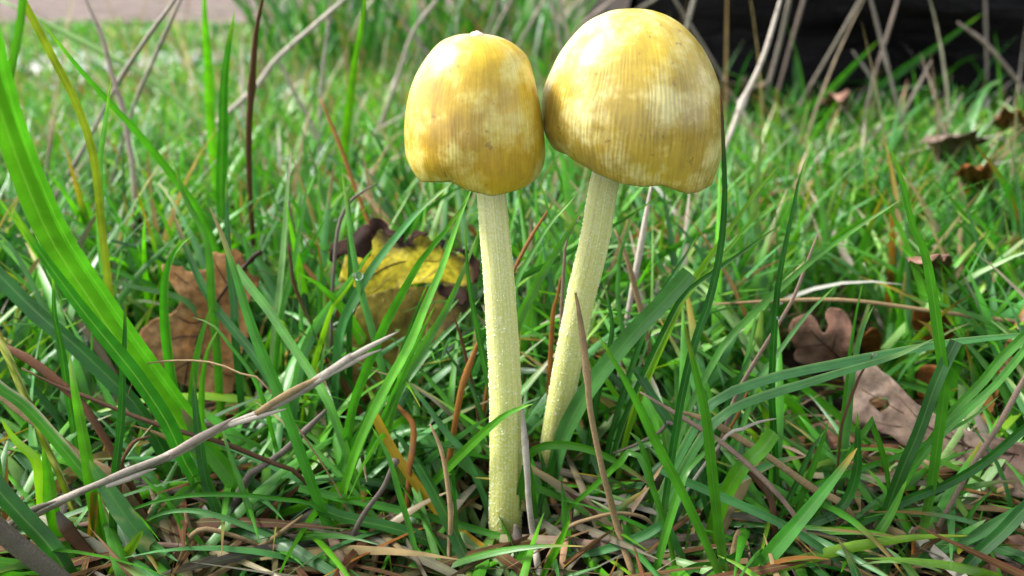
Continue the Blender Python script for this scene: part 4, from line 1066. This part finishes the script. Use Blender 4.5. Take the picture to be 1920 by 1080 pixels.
STALKS = [
 # pal, w, Yb, Yt, pts, label, kw
 ('k', 11, 30, 24, (350, -40, 328, 0, 267, 83, 213, 170, 160, 273, 113, 353, 85, 420), 'long grey brown stalk crossing the pale kinked one', dict(nodes=2)),
 ('k', 10, 32, 26, (350, -25, 333, 13, 290, 107, 247, 210, 207, 350, 195, 400), 'grey brown stalk parallel to the long crossing one', dict(nodes=1)),
 ('p', 13, 26, 26, (150, -40, 160, 0, 187, 57, 200, 100, 213, 150, 230, 200, 237, 240, 253, 353, 248, 440, 240, 520), 'pale pinkish kinked stalk crossed by two brown ones', dict(nodes=2)),
 ('gp', 15, 34, 34, (0, 0, 60, 30, 190, 97, 283, 150, 367, 220, 410, 255), 'pale green blurred stalk slanting behind the kinked one', dict()),
 ('b', 11, 22, 20, (498, -40, 492, 0, 480, 60, 473, 150, 467, 233, 467, 320, 470, 380), 'dark brown upright stalk standing alone in the turf', dict(nodes=1)),
 ('t', 14, 36, 32, (690, -40, 637, 7, 520, 110, 480, 163, 397, 240, 380, 265), 'pale tan blurred stalk slanting past the dark brown one', dict()),
 ('t', 12, 38, 36, (520, 105, 540, 150, 567, 203, 585, 235), 'short tan stalk branching beside the slanting tan one', dict()),
 ('w', 8, 36, 34, (622, -30, 617, 33, 606, 130, 600, 220), 'thin whitish upright stalk in the far turf', dict()),
 ('t', 12, 55, 45, (985, -50, 960, 0, 932, 53, 905, 110), 'tan stalk leaning behind the gap between the caps', dict()),
 ('k', 9, 55, 45, (955, -50, 935, 0, 915, 60, 895, 120), 'grey stalk close beside the leaning tan one', dict()),
 ('t', 10, 52, 46, (1045, -40, 1021, 0, 971, 88, 950, 130), 'tan stalk rising behind the smaller cap', dict()),
 ('w', 13, 46, 42, (1040, -50, 1049, 0, 1060, 50, 1072, 110, 1080, 160), 'whitish stalk rising between the two caps', dict()),
 ('k', 10, 46, 46, (1030, -40, 1037, 10, 1052, 90, 1056, 150), 'grey stalk next to the whitish one between the caps', dict()),
 ('t', 12, 44, 40, (840, -50, 819, 0, 773, 64, 741, 160, 715, 230, 690, 300), 'long tan stalk slanting past the smaller cap', dict()),
 ('k', 8, 48, 48, (730, 5, 752, 35, 798, 96, 815, 130), 'thin grey stalk crossing the long tan one', dict()),
 ('p', 10, 60, 55, (1185, -50, 1149, 0, 1113, 28, 1080, 60), 'pinkish stalk leaning against the dark behind the larger cap', dict()),
 ('w', 8, 60, 55, (1270, -40, 1226, 0, 1195, 18, 1150, 60), 'pale stalk slanting just over the larger cap', dict()),
 ('w', 10, 48, 46, (1312, -50, 1301, 0, 1290, 40, 1278, 90), 'whitish stalk rising above the larger cap', dict()),
 ('k', 9, 50, 46, (1245, -40, 1265, 0, 1322, 92, 1350, 138, 1370, 180), 'grey stalk slanting down past the larger cap to the pink leaf', dict()),
 ('w', 11, 52, 44, (1492, -50, 1480, 0, 1462, 80, 1440, 160, 1420, 220, 1405, 270), 'grey white stalk leaning in front of the log', dict()),
 ('p', 9, 54, 48, (1520, -50, 1507, 0, 1480, 93, 1460, 167, 1450, 210), 'pinkish brown stalk close beside the grey white one', dict()),
 ('w', 10, 52, 42, (1640, -45, 1613, 0, 1567, 80, 1520, 160, 1493, 210, 1465, 260), 'pale grey stalk slanting widely in front of the log', dict()),
 ('k', 10, 40, 38, (1620, -50, 1633, 0, 1653, 80, 1680, 187, 1703, 273, 1717, 353, 1722, 400), 'long grey brown stalk leaning down before the log', dict(nodes=1)),
 ('p', 8, 46, 44, (1697, -50, 1683, 0, 1660, 77, 1640, 140), 'thin pinkish stalk crossing the long grey brown one', dict()),
 ('t', 14, 30, 32, (1475, -50, 1463, 0, 1430, 110, 1393, 190, 1363, 267, 1320, 353, 1285, 440, 1268, 480), 'longest pale tan stalk running down behind the larger cap', dict(nodes=2)),
 ('k', 9, 42, 40, (1747, 113, 1723, 160, 1697, 207, 1672, 245), 'short grey broken stalk in front of the log', dict()),
 ('p', 11, 50, 42, (1797, 43, 1853, 87, 1920, 167, 1950, 205), 'pinkish brown stalk slanting away in front of the log', dict()),
 ('k', 8, 56, 54, (1848, -40, 1847, 0, 1849, 80, 1850, 170), 'thin dim upright stalk against the log', dict()),
 ('t', 10, 44, 42, (1895, 183, 1872, 215, 1850, 250, 1838, 275), 'short tan stub leaning below the log', dict()),
 ('w', 12, 44, 42, (1804, 178, 1790, 205, 1778, 240, 1770, 265), 'short whitish stub below the log', dict()),
 ('w', 11, 40, 40, (1657, 225, 1640, 252, 1613, 290, 1600, 315), 'short bleached stub in the turf before the log', dict()),
 ('t', 11, 38, 38, (1683, 292, 1720, 284, 1757, 273, 1820, 266, 1880, 260), 'pale stalk lying level by the crumpled pink leaf', dict()),
 ('t', 7, 50, 48, (1598, 95, 1630, 140, 1657, 180, 1680, 215), 'thin tan stalk leaning before the log', dict()),
 # nearer
 ('o', 8, 21.5, 23, (600, 183, 620, 230, 640, 280, 665, 350, 690, 415, 705, 460), 'orange brown stalk pointing down at the yellow leaf', dict()),
 ('k', 7, 17.2, 17.5, (706, 346, 670, 365, 645, 395, 632, 440, 626, 510, 622, 570), 'dark curled dry stalk hooking over beside the yellow leaf', dict()),
 ('b', 8, 16.8, 17.2, (540, 455, 545, 490, 550, 527, 567, 573, 590, 617, 605, 650), 'brown withered stalk between the oak and yellow leaves', dict()),
 ('o', 8, 16, 17, (1036, 381, 1018, 410, 1000, 437, 967, 500, 950, 550), 'orange tan straw slanting between the two stems', dict()),
 ('p', 6, 15.8, 16, (1088, 403, 1063, 450, 1058, 493, 1055, 540), 'thin pink white straw next to the larger stem', dict()),
 ('o', 10, 15.4, 15.6, (1051, 520, 1044, 560, 1037, 587, 1033, 660, 1030, 720), 'rusty straw upright between the stems', dict()),
 ('w', 12, 17, 17.5, (1222, 343, 1217, 370, 1203, 453, 1190, 520, 1177, 593, 1170, 640), 'whitish straw upright below the larger cap', dict()),
 ('t', 11, 16.8, 17, (1152, 430, 1168, 465, 1180, 500, 1203, 587, 1215, 640), 'grey tan straw leaning against the larger stem', dict()),
 ('b', 6, 14.8, 15, (846, 579, 857, 610, 867, 643, 880, 697, 890, 740), 'thin brown straw beside the smaller stem', dict()),
 ('o', 13, 14.4, 14.8, (900, 632, 886, 670, 873, 705, 862, 745), 'orange withered straw right behind the smaller stem', dict()),
 ('t', 13, 12.2, 12.9, (1079, 549, 1087, 593, 1100, 693, 1107, 770, 1127, 870, 1140, 920, 1160, 997, 1190, 1085), 'straight tan straw standing in front of the larger stem', dict(nodes=1, flat=.6)),
 ('w', 13, 12.6, 13.2, (979, 768, 987, 860, 993, 953, 1003, 1020, 1012, 1085), 'weathered straw standing against the smaller stem', dict(flat=.6)),
 ('k', 18, 12.2, 12.8, (966, 983, 973, 1020, 984, 1055, 995, 1085), 'grey frayed straw stub at the base of the smaller stem', dict(flat=.5)),
 ('t', 9, 12.2, 13.0, (806, 795, 827, 843, 840, 913, 845, 970, 842, 1030, 838, 1085), 'thin tan straw standing beside the smaller stem base', dict()),
 ('k', 11, 12.3, 12.8, (743, 862, 730, 890, 717, 917, 683, 963, 662, 1007, 666, 1037, 664, 1082), 'tan grey stalk with a knobbed head bending to the soil', dict(wprof=([0, .05, .1, 1], [1.5, 1.3, .9, 1.0]))),
 ('o', 11, 13.6, 14.4, (732, 742, 752, 768, 773, 793, 775, 830, 768, 880), 'orange brown bent straw behind the crossing blade', dict(flat=.4)),
 ('p', 10, 11.9, 13.4, (1200, 735, 1280, 783, 1353, 830, 1420, 887, 1480, 953, 1520, 1020, 1550, 1085), 'pinkish straw passing behind the yellow tipped blade', dict()),
 ('p', 9, 14.2, 15.5, (1532, 442, 1513, 493, 1487, 560, 1447, 627, 1393, 717, 1370, 770), 'pinkish straw leaning by the tall dark upright blade', dict(flat=.5)),
 ('t', 8, 17.5, 17.0, (1340, 570, 1513, 562, 1613, 565, 1747, 583, 1893, 602, 1950, 612), 'long pale straw lying level over the pink oak leaf', dict()),
 ('p', 12, 12.5, 13.6, (1945, 660, 1915, 720, 1867, 807, 1827, 867, 1787, 937, 1743, 1020, 1720, 1070), 'long pinkish straw leaning over the large leaf with a hole', dict(flat=.6)),
 ('b', 6, 13.2, 13.5, (1636, 668, 1612, 705, 1590, 760, 1578, 800, 1572, 860, 1568, 900), 'thin brown bowed straw over the dead leaves', dict()),
 ('o', 6, 13.6, 14, (1410, 715, 1395, 750, 1377, 790, 1343, 843, 1330, 880), 'thin orange tan straw near the blunt cut blade', dict()),
 ('t', 22, 11.9, 12.2, (1385, 993, 1380, 1030, 1372, 1085), 'tan broken straw stub in the foreground', dict(flat=.4)),
 ('o', 8, 12.0, 12.1, (1714, 1000, 1712, 1040, 1710, 1085), 'orange short straw stub beside the tall bent blade', dict()),
 ('b', 9, 13.2, 13.8, (40, 690, 100, 720, 160, 743, 233, 773, 307, 800, 353, 813, 417, 830, 467, 850, 517, 870, 560, 890), 'long thin brown straw lying behind the seed stalk', dict()),
 ('k', 14, 13.2, 13.6, (612, 768, 567, 813, 527, 850, 483, 880, 465, 895), 'grey brown dead stalk lying behind the seed stalk', dict()),
 ('r', 8, 13.0, 13.0, (283, 818, 255, 826, 240, 845, 228, 868, 225, 900), 'brown curled dead blade behind the seed stalk', dict(flat=.4)),
 ('t', 9, 12.2, 12.6, (346, 955, 355, 990, 360, 1020, 369, 1060), 'short tan straw hanging under the two arching blades', dict()),
 ('t', 10, 12.0, 12.2, (568, 966, 500, 1017, 433, 1047, 350, 1080), 'tan straw lying in the litter under the arching blade', dict()),
 ('p', 12, 12.1, 12.3, (260, 1010, 290, 1020, 367, 1027, 467, 1030, 520, 1025), 'pink brown straw lying level in the litter', dict()),
 ('t', 9, 12.0, 12.2, (530, 1072, 515, 1045, 493, 1027, 433, 1003, 370, 995), 'tan straw with hooked end lying in the litter', dict()),
 ('k', 10, 12.2, 12.3, (1110, 1005, 1125, 1012, 1160, 1018, 1230, 1060, 1265, 1085), 'grey straw with a curled tip lying on the soil', dict()),
 ('t', 8, 12.4, 12.6, (1235, 1000, 1210, 972, 1160, 962, 1110, 972, 1065, 990), 'tan straw arching behind the straight tan one', dict()),
 ('b', 9, 12.8, 13.2, (1060, 920, 1095, 945, 1140, 985, 1180, 1015), 'dark brown straw lying under the blurred blade', dict()),
 ('w', 7, 13.0, 13.2, (1455, 785, 1420, 792, 1385, 808, 1360, 820), 'thin pale curl of dead grass by the blunt cut blade', dict()),
 ('t', 14, 12.9, 13.3, (1270, 770, 1330, 790, 1400, 830, 1460, 870, 1530, 920, 1580, 945), 'broad tan dead stem lying behind the pinkish straw', dict(flat=.5)),
 ('t', 22, 13.3, 13.8, (-30, 715, 0, 740, 83, 803, 153, 863, 205, 890), 'broad tan dead sheath lying behind the seed stalk end', dict(flat=.3)),
 ('r', 18, 13.6, 14.2, (-30, 640, 13, 652, 67, 683, 130, 735, 170, 780), 'reddish brown dead sheath above the tan one', dict(flat=.35)),
 ('b', 24, 11.9, 12.2, (108, 960, 125, 990, 145, 1015, 170, 1045, 185, 1085), 'orange brown withered blade curling beside the yellow shoot', dict(flat=.3, tip='k')),
 ('b', 14, 12.6, 13, (1395, 880, 1420, 900, 1445, 935, 1450, 970), 'brown dead blade piece beneath the blunt cut one', dict(flat=.3)),
 ('t', 4, 13.2, 13.8, (240, 740, 262, 690, 300, 678, 365, 676, 410, 683, 450, 700, 500, 725), 'thin white straw bowed across the oak leaf foot', dict()),
 ('k', 9, 13.8, 14.2, (1150, 850, 1190, 835, 1235, 812, 1265, 795), 'grey broken straw behind the blurred blade', dict()),
]
for pal, wp, Yb, Yt, pts, lab, kw in BLADES:
    blade(G, pal, wp, Yb, Yt, pts, lab, **kw)
for pal, wp, Yb, Yt, pts, lab, kw in STALKS:
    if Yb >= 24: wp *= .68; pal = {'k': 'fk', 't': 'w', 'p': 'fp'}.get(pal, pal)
    stalk(S, pal, wp, Yb, Yt, pts, lab, **kw)

# the dry seed stalk in front: a jointed stem with flattened empty husks
def seed_stalk():
    pts = (660, 668, 610, 703, 560, 735, 500, 768, 420, 800, 350, 838, 300, 862, 220, 893, 150, 922, 80, 955, 20, 985, -40, 1012)
    P3 = [at(pts[2 * i], pts[2 * i + 1], (11.3 + 1.1 * i / 11) / 100) for i in range(12)]
    e = P3[-1]
    P3.append(e + Vector((-.008, .002, -.008))); P3.append(Vector((e.x - .016, e.y + .004, -.002)))
    root = thing('seed_stalk', 'dry grey seed stalk with husks lying slantwise above the grass', 'dry stalk', (e.x, e.y, 0))
    P = spline(P3, 60)
    R = []
    for i in range(60):
        s = i / 59
        r = 7.2 + 1.6 * math.sin(s * 21) + 1.3 * s
        R.append(r * depth_of(Vector(P[i])) / F)
    V, Fc, UV = tube_data(P, R, 10, flat=.8, wob=.12)
    C = []
    for i in range(60):
        c = np.array(PAL['fk']) * 1.0 if i > 22 else np.array(PAL['fk']) * .5 + np.array(PAL['w']) * .45
        c = c * (.85 + .35 * random.random()); C += [c] * 10
    mesh_obj('stem', V, Fc, M['straw'], root, uv=[(a, b * 26) for a, b in UV], col=C)
    for hp, wp, cc in (((748, 621, 720, 636, 690, 652, 655, 672, 610, 703), 15, 'w'), ((716, 655, 690, 665, 660, 680, 620, 700, 590, 718), 14, 'w'), ((537, 766, 510, 774, 470, 786, 430, 798), 13, 'w'),
                       ((618, 700, 570, 722, 520, 750, 480, 776), 18, 't'), ((440, 782, 400, 806, 360, 828, 320, 852), 19, 'fp'), ((293, 878, 270, 886, 240, 898, 200, 912), 15, 'w'), ((330, 848, 280, 868, 230, 888, 180, 910), 20, 'fk'), ((105, 940, 75, 950, 45, 965, 20, 982), 17, 'k')):
        n = len(hp) // 2
        Q = spline([at(hp[2 * i], hp[2 * i + 1], (11.2 + .9 * (745 - hp[2 * i]) / 745) / 100) for i in range(n)], 14)
        R = [wp / 2 * depth_of(Vector(Q[i])) / F * max(.10, math.sin(min(1, (i + .6) / 9) * math.pi * .5) * (1 - .35 * i / 13)) for i in range(14)]
        V, Fc, UV = tube_data(Q, R, 8, flat=.45, wob=.06)
        mesh_obj('husk', V, Fc, M['straw'], root, uv=[(a, b * 8) for a, b in UV], col=[np.array(PAL[cc]) * random.uniform(.9, 1.1)] * len(V))
seed_stalk()
stalk('dry_stalk', 'k', 36, 10.4, 9.6, (-60, 935, -10, 985, 50, 1035, 125, 1095, 180, 1150), 'thick grey brown dead stem in the near corner below the seed stalk', nodes=0)

# a few water drops
M['drop'] = None
def water_drop_mat():
    m, t, out, N, L = new_mat('water_drop')
    p = N('BsdfPrincipled', i_Roughness=0.02)
    p.inputs['Transmission Weight'].default_value = 1.0
    p.inputs['IOR'].default_value = 1.33
    L(p.outputs[0], out.inputs['Surface'])
    return m
M['drop'] = water_drop_mat()
def drop(px, py, Y, rpx, label):
    c = at(px, py, Y); r = rpx * depth_of(c) / F
    V, Fc = [], []
    for i in range(11):
        for j in range(18):
            a, b = math.pi * i / 10, 2 * math.pi * j / 18
            V.append((r * math.sin(a) * math.cos(b) * 1.1, r * math.sin(a) * math.sin(b), r * math.cos(a) * (.85 if i < 5 else 1.0)))
    for i in range(10):
        for j in range(18):
            Fc.append((i * 18 + j, (i + 1) * 18 + j, (i + 1) * 18 + (j + 1) % 18, i * 18 + (j + 1) % 18))
    o = mesh_obj('water_drop', V, Fc, M['drop'])
    o.location = c
    tag(o, label, 'water drop', 'water drops on the grass')
drop(671, 517, .154, 9, 'clear water drop hanging in the bent light green blade tip')
drop(1640, 664, .1305, 3.5, 'tiny water drop on the ribbed level blade')
drop(1460, 596, .1365, 3.5, 'tiny water drop on the tall dark upright blade')
# ================================================================== the turf as a mass (nobody could count it)
KEEP = [  # parts of the picture that random near blades must leave free (x0, y0, x1, y1, distance)
    (750, 20, 1375, 365, .150), (880, 340, 990, 1000, .1345), (1000, 340, 1170, 870, .150), (250, 460, 500, 740, .195), (635, 405, 900, 560, .195), (1480, 575, 1640, 690, .22), (1600, 685, 1780, 810, .17)]
def turf(name, n, yr, xr, length, width, lean, curve, pal, mat, segs, k=3, keep=True, label=None, maxpy=None, guard=None, zbase=-.003, power=1.0, single=None, avoid=None, lean0=.05):
    y = yr[0] + (yr[1] - yr[0]) * RNG.random(n) ** power
    x = (RNG.random(n) * 2 - 1) * (xr[0] + xr[1] * y)
    L = RNG.uniform(length[0], length[1], n)
    W = RNG.uniform(width[0], width[1], n)
    hd = RNG.uniform(0, 2 * math.pi, n)
    th = np.abs(RNG.normal(0, lean, n)) + lean0
    kp = RNG.uniform(curve[0], curve[1], n)
    P = np.zeros((n, segs + 1, 3)); P[:, 0] = np.stack([x, y, np.full(n, zbase)], 1)
    D = np.zeros((n, segs + 1, 3))
    for i in range(segs + 1):
        a = np.minimum(th + kp * (i / segs) ** 1.3, 2.5)
        d = np.stack([np.sin(a) * np.cos(hd), np.sin(a) * np.sin(hd), np.cos(a)], 1)
        D[:, i] = d
        if i: P[:, i] = P[:, i - 1] + (D[:, i - 1] + d) / 2 * (L / segs)[:, None]
    P[:, 1:, 2] = np.maximum(P[:, 1:, 2], .0008 + .0015 * RNG.random((n, segs)))
    ok = np.ones(n, bool)
    if avoid is not None:
        ok &= ~avoid(x, y)
    if keep:
        for i in range(segs + 1):
            px, py = project(P[:, i])
            d = P[:, i, 1]
            for (x0, y0, x1, y1, Y) in KEEP:
                ok &= ~((px > x0 - 14) & (px < x1 + 14) & (py > y0 - 10) & (py < y1) & (d < Y))
            if guard is not None:
                ok &= ~((py < guard(d)) & (d < .20))
            ok &= ~((d < .105) & (px > -200) & (px < 2120) & (py < 1120) & (py > -200))
            ok &= ~(P[:, i, 1] ** 2 + P[:, i, 0] ** 2 + (P[:, i, 2] - CAMZ) ** 2 < .05 ** 2)
    P, D, W, hd, L = P[ok], D[ok], W[ok], hd[ok], L[ok]
    n = len(P)
    if n == 0: return
    rl = RNG.normal(0, .7, n)
    side0 = np.stack([-np.sin(hd), np.cos(hd), np.zeros(n)], 1)
    names = [p[0] for p in pal]; pr = np.array([p[1] for p in pal]); pr = pr / pr.sum()
    ci = RNG.choice(len(names), n, p=pr)
    base = np.array([PAL[q] for q in names])[ci] * RNG.uniform(.78, 1.25, (n, 1)) * RNG.uniform(.9, 1.1, (n, 3))
    s = np.linspace(0, 1, segs + 1)
    prof = np.clip(((1 - s) / .45), .04, 1) ** .8 * (0.8 + .2 * np.minimum(1, s * 4))
    brown_len = np.where(RNG.random(n) < .3, RNG.uniform(.05, .35, n), -.2)
    tipc = np.array([PAL['t'], PAL['y'], PAL['o'], PAL['b']])[RNG.integers(0, 4, n)]
    V = np.zeros((n, segs + 1, k, 3)); UV = np.zeros((n, segs + 1, k, 2)); C = np.zeros((n, segs + 1, k, 3))
    for i in range(segs + 1):
        d = D[:, i]
        nor = np.cross(d, side0); nor /= np.linalg.norm(nor, axis=1)[:, None]
        sd = side0 * np.cos(rl)[:, None] + nor * np.sin(rl)[:, None]
        nr = nor * np.cos(rl)[:, None] - side0 * np.sin(rl)[:, None]
        for j in range(k):
            u = j / (k - 1) - .5
            V[:, i, j] = P[:, i] + sd * (u * W * prof[i])[:, None] + nr * ((.18 * (1 - abs(u) * 2)) * W * prof[i])[:, None]
            UV[:, i, j] = (j / (k - 1), s[i])
            f = max(0, .25 - s[i]) * 1.6
            C[:, i, j] = base * (1 - f) + np.array((.34, .36, .16)) * f
            g = np.clip((s[i] - 1 + brown_len) / .12, 0, 1)[:, None] * .85
            C[:, i, j] = C[:, i, j] * (1 - g) + tipc * g
    nv = (segs + 1) * k
    q = []
    for i in range(segs):
        for j in range(k - 1):
            q.append((i * k + j, i * k + j + 1, (i + 1) * k + j + 1, (i + 1) * k + j))
    q = np.array(q)
    faces = (q[None] + (np.arange(n) * nv)[:, None, None]).reshape(-1, 4)
    me = bpy.data.meshes.new(name)
    me.vertices.add(n * nv); me.vertices.foreach_set('co', V.astype(np.float32).ravel())
    me.loops.add(faces.size); me.loops.foreach_set('vertex_index', faces.astype(np.int32).ravel())
    me.polygons.add(len(faces)); me.polygons.foreach_set('loop_start', np.arange(0, faces.size, 4, dtype=np.int32))
    me.polygons.foreach_set('loop_total', np.full(len(faces), 4, np.int32))
    me.update(calc_edges=True)
    me.polygons.foreach_set('use_smooth', [True] * len(faces))
    uvl = me.uv_layers.new(name='UVMap'); uvl.data.foreach_set('uv', UV.reshape(-1, 2)[faces.ravel()].astype(np.float32).ravel())
    ca = me.color_attributes.new('tint', 'FLOAT_COLOR', 'POINT')
    cc = np.concatenate([np.clip(C, 0, 1).reshape(-1, 3), np.ones((n * nv, 1))], 1)
    ca.data.foreach_set('color', cc.astype(np.float32).ravel())
    me.materials.append(mat)
    o = bpy.data.objects.new(name, me)
    COL.objects.link(o)
    tag(o, label, 'grass' if 'litter' not in name else 'litter', kind='stuff')
    return o
def in_puddle(x, y):
    return (((x + .54) / .25) ** 2 + ((y - .95) / .19) ** 2 < 1) & (RNG.random(len(x)) < .66)
def far_avoid(x, y):
    r = in_puddle(x, y)
    r |= (y > 1.60 + .10 * np.maximum(0, x + .3)) & (x < 3.4)
    r |= (y > .585) & (y < 1.10) & (x > .04)
    r |= (y > .44) & (y <= .585) & (x > .07) & (RNG.random(len(x)) < .55)
    return r
MIX = [('g', 5), ('gb', 2.2), ('gd', 2.2), ('gl', 2.6), ('gp', .8), ('gy', .8), ('t', .5), ('w', .25), ('o', .2)]
FARMIX = [('g', 5), ('gb', 4.5), ('gd', .6), ('gl', 3), ('gp', 1.6), ('gy', 2), ('t', .5), ('w', .3)]
DEAD = [('t', 1.8), ('r', 3), ('b', 4), ('p', 1.6), ('k', 2), ('w', .25), ('o', .5)]
GR = M['grass']; FG = M['far_grass']; DB = M['dry_blade']
turf('dead_grass_litter', 4600, (.02, .42), (.10, .75), (.012, .045), (.0007, .0023), .12, (.0, .5), DEAD, DB, 6, label='brown and tan dead grass matted over the soil', zbase=.002, lean0=1.25)
gd = lambda d: np.interp(d, [.10, .118, .135, .15, .17, .20], [1070, 1000, 880, 700, 520, 330])
turf('grass', 3000, (.03, .20), (.12, .78), (.018, .055), (.0013, .0032), .45, (.1, 1.4), MIX, GR, 8, guard=gd, label='short green turf round the mushroom stems')
turf('grass', 800, (.112, .165), (.03, .72), (.02, .06), (.0012, .0025), .25, (.2, .8), MIX, GR, 9, guard=gd, lean0=.75, label='low green blades lying over the litter')
turf('grass', 2000, (.13, .24), (.04, .72), (.035, .075), (.0016, .0032), .5, (.1, 1.3), MIX, GR, 9, guard=gd, label='long green blades tangled round the mushrooms')
turf('grass', 4200, (.17, .36), (.08, .75), (.025, .065), (.0012, .0026), .42, (.1, 1.5), MIX, GR, 8, label='thick green turf behind the mushrooms')
turf('grass', 6000, (.33, .50), (.08, .78), (.02, .058), (.0012, .0028), .5, (.1, 1.5), FARMIX, FG, 6, label='green turf in the middle distance behind the mushrooms', avoid=far_avoid)
turf('dead_grass', 330, (.28, .95), (.06, .7), (.05, .12), (.0009, .0018), .55, (.0, .5), [('t', 3), ('w', 4), ('p', 2), ('k', 1)], FG, 6, label='pale loose straws standing through the far turf', avoid=far_avoid)
turf('grass', 11000, (.48, .75), (.08, .78), (.015, .042), (.0014, .0032), .5, (.1, 1.5), FARMIX, FG, 6, label='blurred green turf in front of the log', avoid=far_avoid)
turf('grass', 24000, (.70, 1.62), (.15, .85), (.015, .034), (.002, .0045), .5, (.1, 1.4), FARMIX, FG, 5, label='far green lawn reaching the path', avoid=far_avoid)
turf('dead_grass_litter', 2400, (.30, 1.3), (.1, .8), (.02, .055), (.0012, .003), .6, (.2, 1.3), [('t', 3), ('w', 2), ('o', 1), ('p', 1.5), ('r', 1)], FG, 5, label='scattered tan dead blades in the far turf', avoid=far_avoid)
turf('grass', 300, (.42, .585), (.1, .8), (.045, .10), (.0016, .003), .45, (.1, 1.5), [('gd', 3), ('g', 3), ('gl', 2), ('t', 1), ('w', .6)], FG, 7, label='longer loose blades growing up before the log', avoid=lambda x, y: (x < .06) | far_avoid(x, y))
def tall_spot(x, y):
    return ~((x > -.24 - .2 * (y - .8)) & (x < .10)) | far_avoid(x, y)
turf('grass', 1800, (.72, 1.15), (.1, .6), (.08, .20), (.0025, .005), .3, (.1, 1.2), [('gd', 4), ('g', 3), ('gl', 1), ('t', .8)], FG, 6, label='taller rough grass beside the end of the log', avoid=tall_spot)
turf('grass', 9000, (3.9, 9.0), (.3, .9), (.06, .16), (.006, .012), .4, (.1, 1.2), FARMIX, FG, 4, label='grass verge beyond the path')

# dew on the turf
def dew():
    bm = bmesh.new()
    for i in range(300):
        y = .30 + .45 * random.random() ** 1.5
        x = random.uniform(-1, 1) * (.05 + .7 * y)
        if x > .04 and y > .6: continue
        r = random.uniform(.0003, .0008) * (1 + y)
        bmesh.ops.create_icosphere(bm, subdivisions=2, radius=r, matrix=Matrix.Translation((x, y, random.uniform(.006, .034))))
    me = bpy.data.meshes.new('dew')
    bm.to_mesh(me); bm.free()
    me.polygons.foreach_set('use_smooth', [True] * len(me.polygons))
    me.materials.append(M['drop'])
    o = bpy.data.objects.new('dew', me); COL.objects.link(o)
    tag(o, 'fine dew beads glinting through the turf', 'dew', kind='stuff')
dew()
